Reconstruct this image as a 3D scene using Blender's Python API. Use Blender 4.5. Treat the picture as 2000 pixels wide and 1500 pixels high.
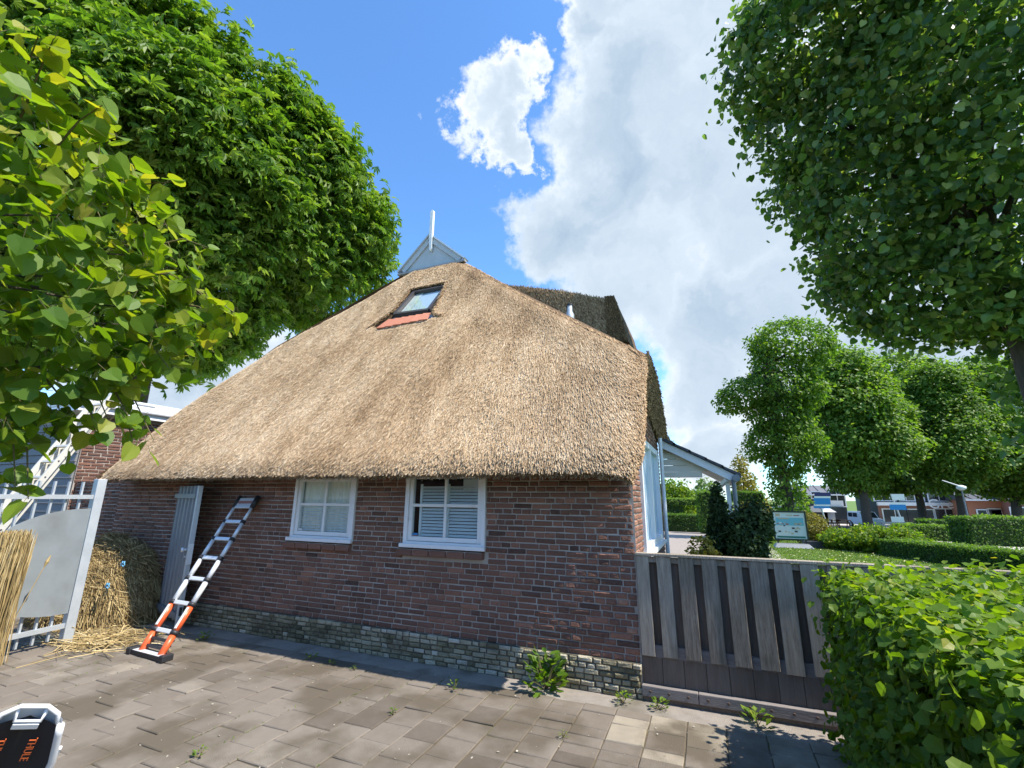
import bpy, math, random
import numpy as np
from mathutils import Matrix, Vector
random.seed(7); rng = np.random.default_rng(11)
scene = bpy.context.scene
for o in list(bpy.data.objects): bpy.data.objects.remove(o)
# ------------------------------------------------------------------ camera
F = 890.0
R = np.array([[0.92332911, 0.08725247, 0.37396573],
              [0.38394883, -0.22708297, -0.89499532],
              [0.0068307, 0.96995893, -0.2431728]])
CAM = np.array([0, 0, 1.7])
cam = bpy.data.cameras.new('camera'); camo = bpy.data.objects.new('camera', cam)
scene.collection.objects.link(camo)
cam.sensor_fit = 'HORIZONTAL'; cam.sensor_width = 36; cam.lens = F / 2000 * 36
cam.clip_start = 0.05; cam.clip_end = 6000
M4 = Matrix.Identity(4)
for i in range(3):
    for j in range(3): M4[i][j] = R[i, j]
    M4[i][3] = CAM[i]
camo.matrix_world = M4
scene.camera = camo
def ray(px, py): return R @ np.array([px - 1000, 750 - py, -F])
def on_z(px, py, z=0.0): v = ray(px, py); return CAM + v * (z - CAM[2]) / v[2]
def on_y(px, py, y): v = ray(px, py); return CAM + v * (y - CAM[1]) / v[1]
def on_x(px, py, x): v = ray(px, py); return CAM + v * (x - CAM[0]) / v[0]
def on_roof(px, py):
    t = TAN; v = ray(px, py); k = (2.0 + (CAM[1] - 4.13) * t - CAM[2]) / (v[2] - v[1] * t); return CAM + v * k
def at_d(px, py, D): v = ray(px, py); return CAM + v / np.linalg.norm(v) * D
TAN = math.tan(math.radians(50))
# ------------------------------------------------------------------ sky, sun, exposure
SUN = np.array([1.38, -0.05, 2.0]); SUN = SUN / np.linalg.norm(SUN)
sl = bpy.data.lights.new('sun', 'SUN'); sl.energy = 4.5; sl.angle = math.radians(0.55); sl.color = (1, .945, .85)
so = bpy.data.objects.new('sun', sl); scene.collection.objects.link(so)
so.rotation_euler = Vector(SUN).to_track_quat('Z', 'Y').to_euler()
scene.view_settings.view_transform = 'Standard'; scene.view_settings.look = 'None'
scene.view_settings.exposure = 0.95; scene.view_settings.gamma = 1
world = bpy.data.worlds.new('World'); scene.world = world; world.use_nodes = True
def build_sky():
    nt = world.node_tree; nd = nt.nodes; L = nt.links; nd.clear()
    out = nd.new('ShaderNodeOutputWorld'); bg = nd.new('ShaderNodeBackground'); bg.inputs[1].default_value = 0.1
    sky = nd.new('ShaderNodeTexSky'); sky.sky_type = 'NISHITA'; sky.sun_disc = False
    sky.sun_elevation = math.asin(SUN[2]); sky.sun_rotation = math.atan2(SUN[0], SUN[1])
    sky.air_density = 1.0; sky.dust_density = 0.3; sky.ozone_density = 2.5
    tc = nd.new('ShaderNodeTexCoord')
    def math_(op, a, b=None, clamp=False):
        n = nd.new('ShaderNodeMath'); n.operation = op; n.use_clamp = clamp
        for i, v in enumerate((a, b)):
            if v is None: continue
            if isinstance(v, (int, float)): n.inputs[i].default_value = v
            else: L.new(v, n.inputs[i])
        return n.outputs[0]
    def vmath(op, a, b):
        n = nd.new('ShaderNodeVectorMath'); n.operation = op
        for i, v in enumerate((a, b)):
            if isinstance(v, (tuple, list)): n.inputs[i].default_value = v
            elif isinstance(v, (int, float)): n.inputs['Scale'].default_value = v
            else: L.new(v, n.inputs[i])
        return n.outputs['Value'] if op == 'DOT_PRODUCT' else n.outputs[0]
    def noise(scale, detail, rough, vec):
        n = nd.new('ShaderNodeTexNoise'); n.inputs['Scale'].default_value = scale
        n.inputs['Detail'].default_value = detail; n.inputs['Roughness'].default_value = rough
        L.new(vec, n.inputs['Vector']); return n
    d = tc.outputs['Generated']
    n1 = noise(3.2, 9, .58, d); n2 = noise(11, 8, .62, d)
    off1 = vmath('SCALE', vmath('SUBTRACT', n1.outputs['Color'], (.5, .5, .5)), .42)
    off2 = vmath('SCALE', vmath('SUBTRACT', n2.outputs['Color'], (.5, .5, .5)), .12)
    dw = vmath('ADD', vmath('ADD', d, off1), off2)
    nn = nd.new('ShaderNodeVectorMath'); nn.operation = 'NORMALIZE'; L.new(dw, nn.inputs[0]); dw = nn.outputs[0]
    blobs = [(1230, 330, 10), (1290, 190, 9), (1370, 60, 10), (1120, 440, 8), (1250, 520, 11), (1420, 330, 15), (1480, 600, 13),
             (1650, 300, 17), (1750, 600, 14), (1500, -150, 16), (1380, 740, 8), (975, 200, 3.9), (1020, 180, 2.8), (995, 265, 2.6),
             (1160, 110, 3), (1200, 20, 4.5), (480, 720, 6), (380, 750, 7), (560, 740, 4), (1400, 880, 6), (1650, 800, 9), (250, 700, 6), (1900, 750, 9)]
    acc = None
    for (px, py, deg) in blobs:
        c = ray(px, py); c = c / np.linalg.norm(c)
        s = math_('SUBTRACT', vmath('DOT_PRODUCT', dw, tuple(c)), math.cos(math.radians(deg)))
        s = math_('DIVIDE', s, 1 - math.cos(math.radians(deg)))
        acc = s if acc is None else math_('MAXIMUM', acc, s)
    # scattered cumulus over the rest of the sky
    n3 = noise(1.7, 8, .6, dw)
    rest = math_('MULTIPLY', math_('SUBTRACT', n3.outputs['Fac'], .60), 6.0)
    front = ray(620, 250); front = front / np.linalg.norm(front)      # the clear blue gap above the house
    gap = math_('MULTIPLY', math_('SUBTRACT', vmath('DOT_PRODUCT', d, tuple(front)), .70), 6.0, True)
    rest = math_('SUBTRACT', rest, math_('MULTIPLY', gap, 4.0))
    acc = math_('MAXIMUM', acc, rest)
    n4 = noise(24, 7, .65, d)
    acc2 = math_('ADD', acc, math_('MULTIPLY', math_('SUBTRACT', n4.outputs['Fac'], .5), .9))
    mr = nd.new('ShaderNodeMapRange'); mr.interpolation_type = 'SMOOTHSTEP'
    mr.inputs['From Min'].default_value = -.22; mr.inputs['From Max'].default_value = .45
    L.new(acc2, mr.inputs['Value'])
    # brightness inside the cloud: white rims, blue grey bodies
    n5 = noise(4.2, 8, .6, dw)
    body = nd.new('ShaderNodeMapRange'); body.inputs['From Min'].default_value = -.2; body.inputs['From Max'].default_value = 1.45
    L.new(math_('ADD', acc, math_('MULTIPLY', math_('SUBTRACT', n5.outputs['Fac'], .5), 2.2)), body.inputs['Value'])
    cr = nd.new('ShaderNodeValToRGB'); e = cr.color_ramp.elements
    e[0].position = 0; e[0].color = (6.4, 6.5, 6.65, 1); e[1].position = 1; e[1].color = (2.3, 3.05, 3.9, 1)
    k = cr.color_ramp.elements.new(.45); k.color = (3.9, 4.5, 5.15, 1)
    L.new(body.outputs[0], cr.inputs[0])
    tint = nd.new('ShaderNodeMix'); tint.data_type = 'RGBA'; tint.blend_type = 'MULTIPLY'; tint.inputs[0].default_value = 1
    L.new(sky.outputs[0], tint.inputs[6]); tint.inputs[7].default_value = SKYTINT
    mx = nd.new('ShaderNodeMix'); mx.data_type = 'RGBA'
    L.new(mr.outputs[0], mx.inputs[0]); L.new(tint.outputs[2], mx.inputs[6]); L.new(cr.outputs[0], mx.inputs[7])
    L.new(mx.outputs[2], bg.inputs[0]); L.new(bg.outputs[0], out.inputs[0])
SKYTINT = (1.0, 1.45, 1.8, 1)
build_sky()
# ------------------------------------------------------------------ materials
MAT = {}
def ramp(nt, fac, stops):
    n = nt.nodes.new('ShaderNodeValToRGB'); els = n.color_ramp.elements
    while len(els) < len(stops): els.new(.5)
    for e, (p, c) in zip(els, stops): e.position = p; e.color = (*c, 1)
    if fac is not None: nt.links.new(fac, n.inputs[0])
    return n.outputs[0]
def mat(name, stops, rough=.8, nscale=6., ndetail=6, amp=.35, bump=.0, bscale=40., spec=.3, metal=0., tint=True, stretch=(1, 1, 1),
        dirt=None, dscale=1.5, translucent=0., trans_gain=(1.9, 2.1, .55)):
    """colour = ramp(per piece tint + noise); optional second-colour stains and bump"""
    m = bpy.data.materials.new(name); m.use_nodes = True; nt = m.node_tree; N = nt.nodes; L = nt.links
    b = N['Principled BSDF']; b.inputs['Roughness'].default_value = rough
    b.inputs['Specular IOR Level'].default_value = spec; b.inputs['Metallic'].default_value = metal
    tc = N.new('ShaderNodeTexCoord'); mp = N.new('ShaderNodeMapping'); mp.inputs['Scale'].default_value = stretch
    geo = N.new('ShaderNodeNewGeometry'); L.new(geo.outputs['Position'], mp.inputs[0])
    no = N.new('ShaderNodeTexNoise'); no.inputs['Scale'].default_value = nscale; no.inputs['Detail'].default_value = ndetail
    no.inputs['Roughness'].default_value = .65
    L.new(mp.outputs[0], no.inputs['Vector'])
    ml = N.new('ShaderNodeMath'); ml.operation = 'MULTIPLY_ADD'; ml.inputs[1].default_value = amp * 2; ml.inputs[2].default_value = .5 - amp
    L.new(no.outputs['Fac'], ml.inputs[0])
    fac = ml.outputs[0]
    if tint:
        at = N.new('ShaderNodeAttribute'); at.attribute_name = 'tint'
        ad = N.new('ShaderNodeMath'); ad.operation = 'ADD'; L.new(at.outputs['Fac'], ad.inputs[0])
        sb = N.new('ShaderNodeMath'); sb.operation = 'SUBTRACT'; L.new(fac, sb.inputs[0]); sb.inputs[1].default_value = .5
        L.new(sb.outputs[0], ad.inputs[1]); fac = ad.outputs[0]
    col = ramp(nt, fac, stops)
    if dirt:
        dn = N.new('ShaderNodeTexNoise'); dn.inputs['Scale'].default_value = dscale; dn.inputs['Detail'].default_value = 7
        L.new(geo.outputs['Position'], dn.inputs['Vector'])
        r2 = N.new('ShaderNodeMapRange'); r2.inputs['From Min'].default_value = dirt[1]; r2.inputs['From Max'].default_value = dirt[2]
        r2.inputs['To Max'].default_value = dirt[3]
        L.new(dn.outputs['Fac'], r2.inputs[0])
        mx = N.new('ShaderNodeMix'); mx.data_type = 'RGBA'; L.new(r2.outputs[0], mx.inputs[0]); L.new(col, mx.inputs[6]); mx.inputs[7].default_value = (*dirt[0], 1)
        col = mx.outputs[2]
    L.new(col, b.inputs['Base Color'])
    if bump:
        bn = N.new('ShaderNodeTexNoise'); bn.inputs['Scale'].default_value = bscale; bn.inputs['Detail'].default_value = 5
        L.new(mp.outputs[0], bn.inputs['Vector'])
        bp = N.new('ShaderNodeBump'); bp.inputs['Strength'].default_value = bump; bp.inputs['Distance'].default_value = .02
        L.new(bn.outputs['Fac'], bp.inputs['Height']); L.new(bp.outputs[0], b.inputs['Normal'])
    if translucent:
        tr = N.new('ShaderNodeBsdfTranslucent'); g = N.new('ShaderNodeMix'); g.data_type = 'RGBA'; g.blend_type = 'MULTIPLY'; g.inputs[0].default_value = 1
        L.new(col, g.inputs[6]); g.inputs[7].default_value = (*trans_gain, 1); L.new(g.outputs[2], tr.inputs[0])
        ms = N.new('ShaderNodeMixShader'); ms.inputs[0].default_value = translucent
        L.new(b.outputs[0], ms.inputs[1]); L.new(tr.outputs[0], ms.inputs[2]); L.new(ms.outputs[0], N['Material Output'].inputs[0])
    MAT[name] = m; return m
def glass(name, tintc=(.75, .82, .85), mixv=.72):
    m = bpy.data.materials.new(name); m.use_nodes = True; nt = m.node_tree; N = nt.nodes; L = nt.links
    t = N.new('ShaderNodeBsdfTransparent'); t.inputs[0].default_value = (*tintc, 1)
    g = N.new('ShaderNodeBsdfGlossy'); g.inputs['Roughness'].default_value = .02
    lw = N.new('ShaderNodeLayerWeight'); lw.inputs[0].default_value = .5; fr = N.new('ShaderNodeMath'); fr.operation = 'POWER'; L.new(lw.outputs['Facing'], fr.inputs[0]); fr.inputs[1].default_value = 3.5
    ma = N.new('ShaderNodeMath'); ma.operation = 'MULTIPLY_ADD'; ma.inputs[1].default_value = .75; ma.inputs[2].default_value = 1 - mixv
    L.new(fr.outputs[0], ma.inputs[0]); ma.use_clamp = True
    ms = N.new('ShaderNodeMixShader'); L.new(ma.outputs[0], ms.inputs[0]); L.new(t.outputs[0], ms.inputs[1]); L.new(g.outputs[0], ms.inputs[2])
    L.new(ms.outputs[0], N['Material Output'].inputs[0]); MAT[name] = m
def flat(name, c, rough=.5, metal=0, spec=.4, amp=.12):
    lo = tuple(x * .8 for x in c); hi = tuple(min(1, x * 1.12) for x in c)
    return mat(name, [(0.2, lo), (.8, hi)], rough=rough, metal=metal, spec=spec, amp=amp, tint=False, nscale=9)
mat('brick', [(.0, (.07, .042, .033)), (.3, (.165, .085, .06)), (.6, (.25, .122, .082)), (.85, (.34, .165, .108)), (1, (.43, .29, .2))], .85, 34, amp=.26, bump=.9, bscale=85,
    dirt=((.2, .15, .14), .58, .8, .4), dscale=2.6)
mat('plinth_brick', [(0, (.06, .055, .032)), (.35, (.21, .18, .105)), (.65, (.36, .315, .21)), (1, (.55, .50, .40))], .9, 28, amp=.3, bump=.9, bscale=70, dirt=((.10, .082, .048), .5, .72, .7), dscale=3)
mat('mortar', [(0.2, (.22, .18, .145)), (.5, (.44, .39, .34)), (.8, (.64, .60, .54))], .95, 1.1, amp=.5, bump=.7, bscale=120, tint=False)
mat('plinth_mortar', [(0.2, (.05, .045, .032)), (.8, (.15, .135, .1))], .95, 5, amp=.4, tint=False)
mat('thatch', [(0, (.05, .03, .014)), (.25, (.19, .115, .058)), (.5, (.37, .238, .125)), (.75, (.55, .385, .225)), (1, (.72, .56, .37))], .78, 1.2, amp=.2, spec=.22, bump=.6, bscale=60)
mat('thatch_bed', [(0, (.08, .048, .022)), (.5, (.22, .14, .066)), (1, (.40, .27, .14))], .9, 30, amp=.4, bump=1., bscale=45, tint=False)
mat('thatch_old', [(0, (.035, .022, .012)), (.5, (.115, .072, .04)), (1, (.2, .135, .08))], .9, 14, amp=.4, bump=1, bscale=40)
mat('paver', [(0, (.11, .088, .068)), (.35, (.175, .145, .115)), (.65, (.22, .188, .152)), (1, (.34, .29, .215))], .85, 9, amp=.22, bump=.5, bscale=150, dirt=((.10, .08, .055), .46, .60, .85), dscale=1.7, spec=.25)
mat('soil', [(0, (.05, .04, .022)), (.5, (.115, .09, .058)), (1, (.17, .15, .07))], .95, 5, amp=.45, bump=.8, bscale=60, tint=False, dirt=((.06, .08, .02), .55, .7, .6), dscale=4)
mat('sand_strip', [(0.1, (.17, .145, .12)), (.5, (.27, .235, .2)), (.9, (.34, .30, .26))], .95, 7, amp=.4, bump=.6, bscale=140, tint=False, dirt=((.09, .08, .05), .52, .68, .7), dscale=2.2)
mat('lawn', [(0.1, (.055, .10, .018)), (.5, (.095, .16, .03)), (.9, (.15, .20, .045))], .9, 1.3, amp=.4, bump=.8, bscale=60, tint=False)
mat('grass_blade', [(0, (.05, .10, .015)), (.5, (.10, .17, .03)), (1, (.22, .25, .06))], .6, 3, amp=.1, translucent=.35)
mat('asphalt', [(0.2, (.10, .095, .09)), (.8, (.17, .16, .15))], .9, 8, amp=.3, tint=False)
mat('brick_paving', [(0.1, (.20, .165, .14)), (.5, (.27, .23, .2)), (.9, (.34, .3, .27))], .9, 9, amp=.5, tint=False)
mat('path', [(0.2, (.36, .32, .28)), (.8, (.46, .42, .38))], .95, 6, amp=.3, tint=False)
mat('white_paint', [(0.2, (.68, .69, .70)), (.8, (.82, .82, .82))], .4, 5, amp=.3, tint=False, spec=.5, dirt=((.45, .43, .40), .62, .8, .5), dscale=6)
mat('grey_board', [(0.2, (.38, .41, .44)), (.8, (.5, .53, .56))], .5, 4, amp=.3, tint=False)
mat('cream', [(0.2, (.62, .57, .47)), (.8, (.74, .69, .59))], .55, 4, amp=.3, tint=False)
mat('galv', [(0.1, (.36, .39, .41)), (.5, (.47, .50, .52)), (.9, (.58, .6, .61))], .5, 7, amp=.4, tint=False, metal=.35, spec=.5, bump=.05)
mat('zinc_sheet', [(0.1, (.20, .225, .235)), (.5, (.26, .285, .295)), (.9, (.31, .335, .345))], .55, 2.5, amp=.45, tint=False, metal=.25, spec=.4, dirt=((.16, .16, .15), .55, .75, .6), dscale=2.2)
mat('steel_dark', [(0.1, (.16, .17, .18)), (.9, (.27, .285, .30))], .5, 5, amp=.4, tint=False, metal=.3)
mat('alu', [(0.1, (.62, .64, .66)), (.9, (.78, .79, .80))], .4, 5, amp=.3, tint=False, metal=.3, spec=.5)
mat('alu_old', [(0.1, (.50, .48, .42)), (.9, (.66, .63, .56))], .6, 9, amp=.4, tint=False, metal=.2)
flat('orange_rail', (.72, .115, .035), .35); flat('black_plastic', (.025, .025, .028), .5); flat('label_white', (.75, .75, .72), .5)
mat('old_wood', [(0, (.075, .055, .04)), (.3, (.225, .182, .138)), (.6, (.38, .32, .25)), (1, (.55, .475, .39))], .88, 7, amp=.5, bump=.8, bscale=22, stretch=(7, 7, .55), spec=.15, dirt=((.10, .085, .05), .5, .75, .5), dscale=3)
mat('lower_wood', [(0, (.075, .056, .043)), (.5, (.165, .13, .104)), (1, (.25, .205, .165))], .9, 5, amp=.4, bump=.4, bscale=22, stretch=(6, 6, .5), spec=.12)
mat('beam_wood', [(0, (.10, .085, .075)), (.5, (.19, .165, .15)), (1, (.30, .27, .25))], .85, 6, amp=.4, bump=.4, bscale=20, stretch=(.5, 6, 6))
mat('rust', [(0, (.05, .03, .022)), (1, (.13, .09, .07))], .7, 20, amp=.4, tint=False)
mat('leaf', [(0, (.022, .055, .011)), (.35, (.06, .125, .018)), (.7, (.115, .20, .028)), (1, (.20, .26, .05))], .5, 2, amp=.08, spec=.3, translucent=.42)
mat('lime_leaf', [(0, (.03, .075, .012)), (.4, (.085, .165, .018)), (.75, (.155, .235, .024)), (1, (.30, .29, .05))], .5, 2, amp=.08, spec=.28, translucent=.45, trans_gain=(2.0, 2.0, .35))
mat('shade_leaf', [(0, (.026, .06, .022)), (.4, (.062, .125, .038)), (.75, (.125, .195, .058)), (1, (.27, .31, .11))], .42, 2, amp=.08, spec=.4, translucent=.42, trans_gain=(1.7, 2.0, .5))
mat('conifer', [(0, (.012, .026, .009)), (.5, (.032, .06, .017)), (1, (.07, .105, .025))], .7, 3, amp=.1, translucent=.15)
mat('yellow_leaf', [(0, (.12, .12, .02)), (.5, (.24, .22, .04)), (1, (.36, .32, .09))], .5, 2, amp=.1, translucent=.4, trans_gain=(1.4, 1.3, .4))
mat('bark', [(0, (.035, .028, .02)), (.5, (.085, .07, .055)), (1, (.15, .13, .105))], .95, 9, amp=.45, bump=1, bscale=14, tint=False, stretch=(3, 3, .6))
mat('twig', [(0, (.09, .07, .035)), (1, (.17, .15, .06))], .8, 9, amp=.4, tint=False)
mat('straw', [(0, (.11, .07, .025)), (.4, (.30, .21, .085)), (.75, (.50, .38, .18)), (1, (.66, .54, .32))], .65, 2, amp=.1, spec=.3)
mat('roof_tile', [(0.1, (.36, .13, .075)), (.9, (.5, .2, .12))], .7, 9, amp=.4)
mat('grey_tile', [(0.1, (.05, .052, .06)), (.9, (.11, .112, .125))], .6, 9, amp=.4)
mat('pale_tile', [(0.1, (.10, .10, .115)), (.9, (.17, .17, .19))], .6, 9, amp=.4)
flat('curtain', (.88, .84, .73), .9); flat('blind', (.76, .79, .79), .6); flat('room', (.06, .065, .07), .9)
flat('sky_reflection_blue', (.50, .60, .68), .4); flat('skyframe', (.06, .052, .05), .4); flat('lead', (.3, .29, .29), .6)
flat('stone_step', (.27, .29, .32), .7)
flat('dark_paint', (.035, .042, .055), .7); flat('far_brick', (.27, .135, .105), .9); flat('orange_brick', (.40, .17, .10), .9)
flat('window_dark', (.03, .035, .04), .12, spec=.7); flat('sign_frame', (.012, .03, .022), .4); flat('paper', (.60, .68, .66), .6)
flat('paper_aqua', (.17, .46, .54), .6); flat('ink_green', (.03, .16, .12), .6); flat('ink_red', (.38, .17, .14), .6); flat('ink_dark', (.06, .06, .07), .6); flat('ink_sand', (.5, .42, .28), .6)
flat('sign_blue', (.02, .22, .52), .4); flat('sign_navy', (.03, .03, .12), .4); flat('car_white', (.72, .73, .74), .25, spec=.6); flat('tent_grey', (.11, .115, .125), .8)
flat('tent_pale', (.5, .52, .55), .8); flat('wood_orange', (.32, .13, .06), .7); flat('seat_black', (.028, .027, .029), .85); flat('seat_white', (.74, .75, .76), .3); flat('seat_orange', (.8, .16, .04), .6)
flat('tyre', (.015, .015, .016), .8); flat('brown_brick_wall', (.085, .055, .045), .9); flat('siding', (.2, .2, .205), .7); flat('blue_twine', (.12, .35, .55), .7)
flat('petal', (.6, .55, .3), .7); flat('stone_white', (.40, .36, .28), .8)
glass('window_glass', (.93, .97, .98), .97); glass('sky_glass', (.8, .88, .92), .8)
# ------------------------------------------------------------------ mesh helpers
COL = scene.collection
WORLDPOS = {}
def tag(o, label=None, cat=None, group=None, kind=None):
    if label: o['label'] = label
    if cat: o['category'] = cat
    if group: o['group'] = group
    if kind: o['kind'] = kind
    return o
def origin(o): return WORLDPOS.get(o.name, np.zeros(3)) if o else np.zeros(3)
def thing(name, loc, label, cat, group=None):
    o = bpy.data.objects.new(name, None); COL.objects.link(o); o.location = loc; o.empty_display_size = .2
    WORLDPOS[o.name] = np.array(loc, float); return tag(o, label, cat, group)
def link_mesh(name, me, parent=None, loc=None):
    o = bpy.data.objects.new(name, me); COL.objects.link(o)
    p = origin(parent)
    if loc is not None: o.location = np.array(loc) - p; WORLDPOS[o.name] = np.array(loc, float)
    else: o.location = (0, 0, 0); WORLDPOS[o.name] = p.copy()
    if parent: o.parent = parent
    return o
def np_mesh(name, V, faces_flat, sizes, m, tint=None, smooth=False):
    """tint: per face"""
    me = bpy.data.meshes.new(name); V = np.asarray(V, np.float32)
    me.vertices.add(len(V)); me.vertices.foreach_set('co', V.ravel())
    sizes = np.asarray(sizes, np.int32); st = np.concatenate([[0], np.cumsum(sizes)[:-1]]).astype(np.int32)
    me.loops.add(int(sizes.sum())); me.loops.foreach_set('vertex_index', np.asarray(faces_flat, np.int32).ravel())
    me.polygons.add(len(sizes)); me.polygons.foreach_set('loop_start', st)
    try: me.polygons.foreach_set('loop_total', sizes)
    except Exception: pass
    me.polygons.foreach_set('use_smooth', np.full(len(sizes), bool(smooth)))
    a = me.attributes.new('tint', 'FLOAT', 'FACE')
    a.data.foreach_set('value', np.full(len(sizes), .5, np.float32) if tint is None else np.asarray(tint, np.float32))
    me.materials.append(MAT[m]); me.update(calc_edges=True); me.validate(); return me
class MB:
    def __init__(s): s.v = []; s.f = []; s.t = []
    def quad(s, *pts, t=.5):
        i = len(s.v); s.v += [tuple(p) for p in pts]; s.f.append(tuple(range(i, i + len(pts)))); s.t.append(t); return s
    def box(s, a, b, t=.5):
        (x0, y0, z0), (x1, y1, z1) = a, b
        x0, x1 = sorted((x0, x1)); y0, y1 = sorted((y0, y1)); z0, z1 = sorted((z0, z1))
        return s.hexa([(x0, y0, z0), (x1, y0, z0), (x1, y1, z0), (x0, y1, z0), (x0, y0, z1), (x1, y0, z1), (x1, y1, z1), (x0, y1, z1)], t)
    def hexa(s, p, t=.5):
        i = len(s.v); s.v += [tuple(q) for q in p]
        for f in ((0, 3, 2, 1), (4, 5, 6, 7), (0, 1, 5, 4), (1, 2, 6, 5), (2, 3, 7, 6), (3, 0, 4, 7)): s.f.append(tuple(i + k for k in f)); s.t.append(t)
        return s
    def bar(s, a, b, w, h, up=(0, 0, 1), t=.5):
        a = np.array(a, float); b = np.array(b, float); d = b - a; d /= np.linalg.norm(d); up = np.array(up, float)
        if abs(np.dot(up, d)) > .98: up = np.array([1., 0, 0])
        x = np.cross(d, up); x /= np.linalg.norm(x); y = np.cross(x, d)
        p = [e + sx * x * w / 2 + sy * y * h / 2 for e in (a, b) for sx, sy in ((-1, -1), (1, -1), (1, 1), (-1, 1))]
        return s.hexa(p, t)
    def tube(s, pts, rs, n=8, t=.5, cap=True):
        pts = [np.array(p, float) for p in pts]
        if not hasattr(rs, '__len__'): rs = [rs] * len(pts)
        i0 = len(s.v); prevx = None
        for k, p in enumerate(pts):
            d = pts[min(k + 1, len(pts) - 1)] - pts[max(k - 1, 0)]; d = d / (np.linalg.norm(d) + 1e-9)
            ref = prevx if prevx is not None else (np.array([1., 0, 0]) if abs(d[0]) < .9 else np.array([0, 1., 0]))
            x = ref - d * np.dot(ref, d); x /= np.linalg.norm(x) + 1e-9; prevx = x; y = np.cross(d, x)
            for j in range(n):
                a = 2 * math.pi * j / n; s.v.append(tuple(p + rs[k] * (math.cos(a) * x + math.sin(a) * y)))
        for k in range(len(pts) - 1):
            for j in range(n):
                a = i0 + k * n + j; b = i0 + k * n + (j + 1) % n
                s.f.append((a, b, b + n, a + n)); s.t.append(t)
        if cap:
            s.f.append(tuple(i0 + j for j in reversed(range(n)))); s.t.append(t)
            s.f.append(tuple(i0 + (len(pts) - 1) * n + j for j in range(n))); s.t.append(t)
        return s
    def mesh(s, name, m, org=(0, 0, 0), smooth=False):
        V = np.array(s.v, float) - np.array(org); ff = [i for f in s.f for i in f]
        return np_mesh(name, V, ff, [len(f) for f in s.f], m, s.t, smooth)
    def build(s, name, m, parent=None, smooth=False, bevel=0, loc=None):
        org = np.array(loc, float) if loc is not None else origin(parent)
        o = link_mesh(name, s.mesh(name, m, org, smooth), parent, loc)
        if bevel:
            b = o.modifiers.new('bevel', 'BEVEL'); b.width = bevel; b.segments = 2; b.limit_method = 'ANGLE'
        return o
def grid_mesh(name, P, m, parent=None, smooth=True, tint=None, skip=None, flip=False):
    """P: (r,c,3) world points"""
    r, c, _ = P.shape; idx = np.arange(r * c).reshape(r, c)
    q = np.stack([idx[:-1, :-1], idx[:-1, 1:], idx[1:, 1:], idx[1:, :-1]], -1).reshape(-1, 4)
    if flip: q = q[:, ::-1]
    if skip is not None: q = q[~skip.reshape(-1)]
    me = np_mesh(name, P.reshape(-1, 3) - origin(parent), q.ravel(), np.full(len(q), 4), m, tint, smooth)
    return link_mesh(name, me, parent)
def pnoise(x, y, z=0, s=1., seed=0):
    r = np.random.default_rng(seed); v = 0
    for k in range(6):
        a = r.normal(size=3) * s * (1.0 + .6 * k); v = v + np.sin(a[0] * x + a[1] * y + a[2] * z + r.uniform(0, 6.28)) / (1 + .5 * k)
    return v / 2.2
# -------- leaves
def heart(n=0):
    pts = [(0, 0, 0), (.30, -.06, .03), (.5, .18, .07), (.46, .5, .06), (.26, .78, .02), (0, 1.0, -.06), (-.26, .78, .02), (-.46, .5, .06), (-.5, .18, .07), (-.30, -.06, .03), (0, .45, -.03)]
    f = [(10, i, i + 1) for i in range(0, 9)] + [(10, 9, 0)]
    return np.array(pts, float), f
def lobed():
    pts = [(0, 0, 0), (.34, .0, .05), (.44, .26, .05), (.50, .48, .08), (.30, .72, .03), (0, 1, -.08), (-.30, .72, .03), (-.50, .48, .08), (-.44, .26, .05), (-.34, .0, .05), (0, .45, -.04)]
    f = [(10, i, i + 1) for i in range(0, 9)] + [(10, 9, 0)]
    return np.array(pts, float), f
def oval():
    pts = [(0, 0, 0), (.3, .35, .06), (.22, .75, .03), (0, 1, -.05), (-.22, .75, .03), (-.3, .35, .06), (0, .45, -.03)]
    return np.array(pts, float), [(6, i, i + 1) for i in range(5)] + [(6, 5, 0)]
def diamond():
    pts = [(0, 0, 0), (.32, .5, .06), (0, 1, -.04), (-.32, .5, .06)]
    return np.array(pts, float), [(0, 1, 2), (0, 2, 3)]
def palm5():
    V = []; Fc = []
    for a, l in ((-1.25, .7), (-.62, .92), (0, 1.), (.62, .92), (1.25, .7)):
        i = len(V); c, s = math.cos(a), math.sin(a)
        for (x, y, z) in ((0, 0, 0), (.17, .62, .02), (0, 1, -.22), (-.17, .62, .02)):
            x *= l; y *= l; V.append((c * x + s * y, -s * x + c * y, z - .12 * y))
        Fc += [(i, i + 1, i + 2), (i, i + 2, i + 3)]
    return np.array(V, float), Fc
def frames(N, T):
    N = N / (np.linalg.norm(N, axis=1, keepdims=True) + 1e-9)
    T = T - N * (N * T).sum(1, keepdims=True); T = T / (np.linalg.norm(T, axis=1, keepdims=True) + 1e-9)
    X = np.cross(T, N); return X, T, N
def leaf_arrays(P, N, T, S, tmpl):
    V0, F0 = tmpl; X, T, N = frames(N, T)
    V = P[:, None, :] + S[:, None, None] * (V0[None, :, 0:1] * X[:, None, :] + V0[None, :, 1:2] * T[:, None, :] + V0[None, :, 2:3] * N[:, None, :])
    F0 = np.array(F0); n = len(V0)
    Fc = (F0[None] + (np.arange(len(P)) * n)[:, None, None]).reshape(-1, F0.shape[1])
    return V.reshape(-1, 3), Fc, len(F0)
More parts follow.
